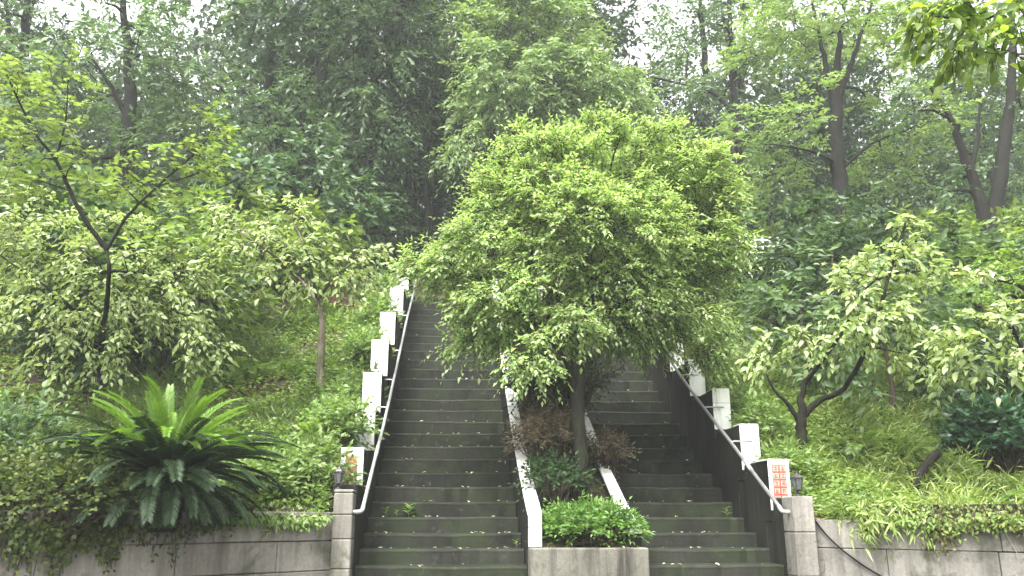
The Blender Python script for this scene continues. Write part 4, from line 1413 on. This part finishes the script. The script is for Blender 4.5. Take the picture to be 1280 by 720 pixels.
BARE = on_ground(315, 425)
cover('ground_cover', 'low green weeds and creepers covering the bank around the cycad', bank_pts(-7.5, -1.08, 4.5, 14.5, 13000, 1, .7, thr=-.9), 7, .062, .034, .16, L_COVER, 101)
cover('ground_cover', 'taller bright green weeds on the bank beside the white posts', bank_pts(-2.6, -1.08, 7.4, 14.5, 3600, 2, thr=-.2), 8, .07, .034, .28, L_WEED, 102)
cover('ground_cover', 'low yellowish green creepers covering the bank around the sapling and bamboo', bank_pts(3.28, 8.5, 4.5, 14.5, 15000, 3, thr=-1.2), 7, .058, .026, .2, L_COVER, 103)
cover('ground_cover', 'brighter green weeds on the bank above the stained wall', bank_pts(3.28, 5.6, 6.0, 11, 3000, 4, thr=-.1), 8, .062, .026, .24, L_WEED, 104)
cover('feathery_weeds', 'feathery yellow-green grasses and weeds over the bank around the log and bamboo', bank_pts(3.3, 7.5, 5.5, 12, 3600, 7, thr=-.2), 8, .13, .013, .26, L_BAMBOO, 108, 2, 1.2)
cover('feathery_weeds', 'feathery light green weeds along the bank behind the cycad and posts', bank_pts(-4.2, -1.1, 7.2, 13, 2200, 8, thr=.0), 8, .12, .013, .26, L_GRASS, 109, 2, 1.2)
cover('leaf_litter', 'brown fallen leaves scattered over the bank soil', bank_pts(-6, 7, 6, 15, 7000, 5, thr=-.5), 2, .07, .04, .02, L_LITTER, 105)
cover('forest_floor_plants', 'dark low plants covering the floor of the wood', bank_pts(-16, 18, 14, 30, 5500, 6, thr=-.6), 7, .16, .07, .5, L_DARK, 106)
pts = np.array([(x, y, bed_z(y)) for x, y in zip(rng.uniform(PX0 + .17, PX1 - .17, 900), rng.uniform(7.6, Y_TOP, 900))])
cover('planter_ground_cover', 'low dark plants covering the planter soil', pts, 6, .06, .028, .16, L_IVY, 107)

# deep, far-off wood that reads as one mass
r_ = np.random.default_rng(9)
n = 100000
fy = r_.uniform(25, 38, n); fx = r_.uniform(-26, 30, n)
hh = r_.uniform(0, 1, n) ** 1.25 * (9.5 + 2.2 * np.sin(fx * .55) + 1.5 * np.sin(fx * 1.3 + 1))
P = np.stack([fx, fy, np.interp(fy, BY, BZ) + hh], 1)
P += unit(r_.normal(0, 1, (n, 3))) * .3
D = r_.normal(0, 1, (n, 3)); D[:, 2] -= .4
N = r_.normal(0, .5, (n, 3)) + (0, -.5, .7)
V, F = leaves_arrays(P, D, N, .42 * r_.uniform(.6, 1.2, n), .2, 2)
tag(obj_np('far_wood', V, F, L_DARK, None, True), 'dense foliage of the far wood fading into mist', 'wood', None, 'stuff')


def hanging(name, label, W, s0, s1, n, lmin, lmax, ll, lw, mat, seed, out=.05):
    """creeper strands that hang over the top of a wall"""
    _, p0, u, nrm, Lw = W
    r_ = np.random.default_rng(seed)
    A = [[] for _ in range(5)]
    SV, SF, nb = [], [], 0
    for k in range(n):
        s = r_.uniform(s0, s1)
        env = .55 + .45 * math.sin(s * 2.9 + seed) * math.sin(s * 5.3)
        l = (lmin + (lmax - lmin) * r_.random() ** 1.6) * max(.25, env)
        t = np.linspace(0, 1, 7)
        q = p0 + u * s - nrm * .18 + np.array([0, 0, 1.62])
        P = np.stack([q] * 7)
        P += np.outer(np.minimum(t * 3, 1) * (.18 + out * r_.uniform(.4, 1.4)), nrm)
        P[:, 2] += .10 * np.sin(np.minimum(t * 3, 1) * 3.14) - np.maximum(0, t - .2) * l * 1.25
        P += np.outer(np.sin(t * 4 + k) * .03, u)
        V, F = tube_arrays(P, .003, 3)
        SV.append(V); SF.append(F + nb); nb += len(V)
        m = int(6 + l * 42)
        v = r_.uniform(0, 1, m)
        Q = np.stack([np.interp(v, t, P[:, i]) for i in range(3)], 1) + r_.normal(0, .022, (m, 3)) + nrm * .015
        D = nrm * .35 + np.array([0, 0, -.65]) + r_.normal(0, .5, (m, 3))
        N = nrm * .8 + np.array([0, 0, .6]) + r_.normal(0, .35, (m, 3))
        for a, x in zip(A, (Q, D, N, ll * r_.uniform(.6, 1.25, m), lw * r_.uniform(.7, 1.2, m))): a.append(x)
    t = empty(name, p0 + u * (s0 + s1) / 2 + (0, 0, 1.5), label, 'ivy')
    obj_np('stems', np.concatenate(SV), np.concatenate(SF), M_TWIG, t, True, 'stuff')
    P, D, N, l, w = map(np.concatenate, A)
    V, F = leaves_arrays(P, D, N, l, w, 4)
    obj_np('foliage', V, F, mat, t, True, 'stuff')


hanging('ivy', 'thick ivy curtain falling over the wall left of the cycad', WL, 1.75, 4.6, 520, .15, .85, .04, .03, L_IVY, 3)
hanging('ivy', 'short dark ivy fringe on the wall directly under the cycad', WL, .9, 1.9, 60, .08, .35, .04, .028, L_IVY, 4)
hanging('ivy', 'low weeds trailing over the wall top next to the pier under the orange plaque', WL, .12, .95, 110, .04, .14, .05, .026, L_WEED, 5)
hanging('ivy', 'yellow-green creeper trailing over the stained wall around the bamboo', WR, .5, 2.0, 210, .06, .32, .046, .024, L_COVER, 6)
hanging('ivy', 'yellowing creeper hanging down the stained wall near the thin grey cord', WR, 1.0, 2.8, 150, .06, .45, .04, .02, leaf_mat('leaf_rusty_creeper', (.09, .07, .02), (.12, .13, .03), (.14, .16, .045), .35, .55), 7)

# ------------------------------------------------------------------ cable, cord, log, red earth
_, p0, u, nrm, Lw = WR
q = np.array
cpts = [p0 + u * .02 + nrm * .03 + (0, 0, 1.70), p0 + u * .08 + nrm * .035 + (0, 0, 1.60), p0 + u * .22 + nrm * .04 + (0, 0, 1.43), p0 + u * .42 + nrm * .04 + (0, 0, 1.27), p0 + u * .66 + nrm * .04 + (0, 0, 1.13), p0 + u * 1.1 + nrm * .04 + (0, 0, .9), p0 + u * 1.5 + nrm * .05 + (0, 0, .5), p0 + u * 1.6 + nrm * .06 + (0, 0, .0)]
o = MB().tube(smooth_path(cpts, 50), .007, 8).build('cable', M_BLACK, None, smooth=True)
tag(o, 'thick black cable sagging down the wall from the lantern pier', 'cable')
b = wallpt(WR, 1255)
cpts = [b - nrm * .1 + (0, 0, .06), b + nrm * .03 + (0, 0, .03), b + nrm * .035 + (.01, 0, -.12), b + nrm * .03 + (.05, -.03, -.26), b + nrm * .03 + (.04, -.02, -.38), b + nrm * .03 + (-.05, .04, -.55), b + nrm * .03 + (-.05, .04, -1.0), b + nrm * .03 + (-.05, .04, -1.55)]
o = MB().tube(smooth_path(cpts, 44), .0045, 6).build('cord', plain_mat('grey_cord', (.22, .21, .17), .8), None, smooth=True)
tag(o, 'thin grey cord hanging down the stained wall among the yellowing creeper', 'cord')
lp = on_ground(1148, 606) + (0, -.05, .13)
o = MB().tube(smooth_path([lp - (0.12, 0, .2), lp + (.04, .0, .02), lp + (.14, .0, .12), lp + (.24, .0, .20)], 10), [.05, .046, .042, .042], 10).build('cut_log', M_WOOD, None, smooth=False)
tag(o, 'short dark cut log leaning out of the creepers above the bamboo', 'log')
# bare red earth cut
V, F = [], []
r_ = np.random.default_rng(3)
c0 = on_ground(425, 396)
for i in range(13):
    for j in range(7):
        V.append((c0[0] - .75 + i * .125, c0[1] - .15 + j * .07 + .05 * math.sin(i), ground_z(c0[0] - .75 + i * .125, c0[1] - .15 + j * .07) - .05 + .42 * math.sin(j / 6 * 2.2) * math.sin(i / 12 * 3.1) + r_.normal(0, .012)))
for i in range(12):
    for j in range(6):
        F.append((i * 7 + j, i * 7 + 7 + j, i * 7 + 8 + j, i * 7 + j + 1))
tag(obj_np('earth_bank', np.array(V), np.array(F), M_REDEARTH, None, True), kind='structure')

# white railing glimpsed through the trees
ft = empty('white_railing', gp(at(950, 310, 17.6)[0], 17.6, .05), 'white railing glimpsed through the trees between centre tree and forked tree', 'railing')
fx0 = at(915, 310, 17.6)[0]; fx1 = at(992, 310, 17.6)[0]
zb = at(950, 324, 17.6)[2]; zt = at(950, 300, 17.6)[2]
for z in np.linspace(zb, zt, 4):
    MB().box(fx0, fx1, 17.58, 17.62, z - .02, z + .02).build('bar', M_WHITE, ft, .004)
for x in np.linspace(fx0, fx1, 9):
    MB().box(x - .02, x + .02, 17.57, 17.63, ground_z(x, 17.6) - .1, zt + .08).build('railing_post', M_WHITE, ft, .004)

# ------------------------------------------------------------------ fallen leaves on the steps
lm = leaf_unit_mesh(L_FALLEN, 8, .55)
fr = random.Random(12)
seen = [(645, 572.9 - 1, 0)]
for k in range(150):
    left = fr.random() < .62
    n_ = int(min(19, abs(fr.gauss(6, 6))))
    x = fr.uniform(XL0 + .08, XL1 - .08) if left else fr.uniform(XR0 + .15, XR1 - .12)
    y = YS + n_ * TREAD + (fr.uniform(.02, .06) if fr.random() < .7 else fr.uniform(.06, .26))
    o = bpy.data.objects.new('fallen_leaf', lm); col.objects.link(o)
    s = fr.uniform(.02, .06)
    o.location = (x, y, STEP_Z[n_] + .006)
    o.rotation_euler = (fr.uniform(-.25, .25), fr.uniform(-.3, .3), fr.uniform(0, 6.28))
    o.scale = (s, s, s)
    tag(o, 'small pale fallen leaf lying on the dark steps', 'leaf', 'fallen leaves on the steps')

# ------------------------------------------------------------------ misty air
m, nt, out = new_mat('misty_air')
pv = nt.nodes.new('ShaderNodeVolumePrincipled')
pv.inputs['Color'].default_value = (.90, .95, .95, 1)
pv.inputs['Density'].default_value = HAZE_DENSITY
pv.inputs['Anisotropy'].default_value = 0.2
nt.links.new(pv.outputs[0], out.inputs['Volume'])
hz = MB().box(-64, 64, -22, 70, -1.0, 36).build('haze', m)
tag(hz, kind='stuff')
hz['label'] = 'pale mist filling the wood'
hz['category'] = 'mist'
print('TRIS', sum(len(me.loops) - 2 * len(me.polygons) for me in bpy.data.meshes))
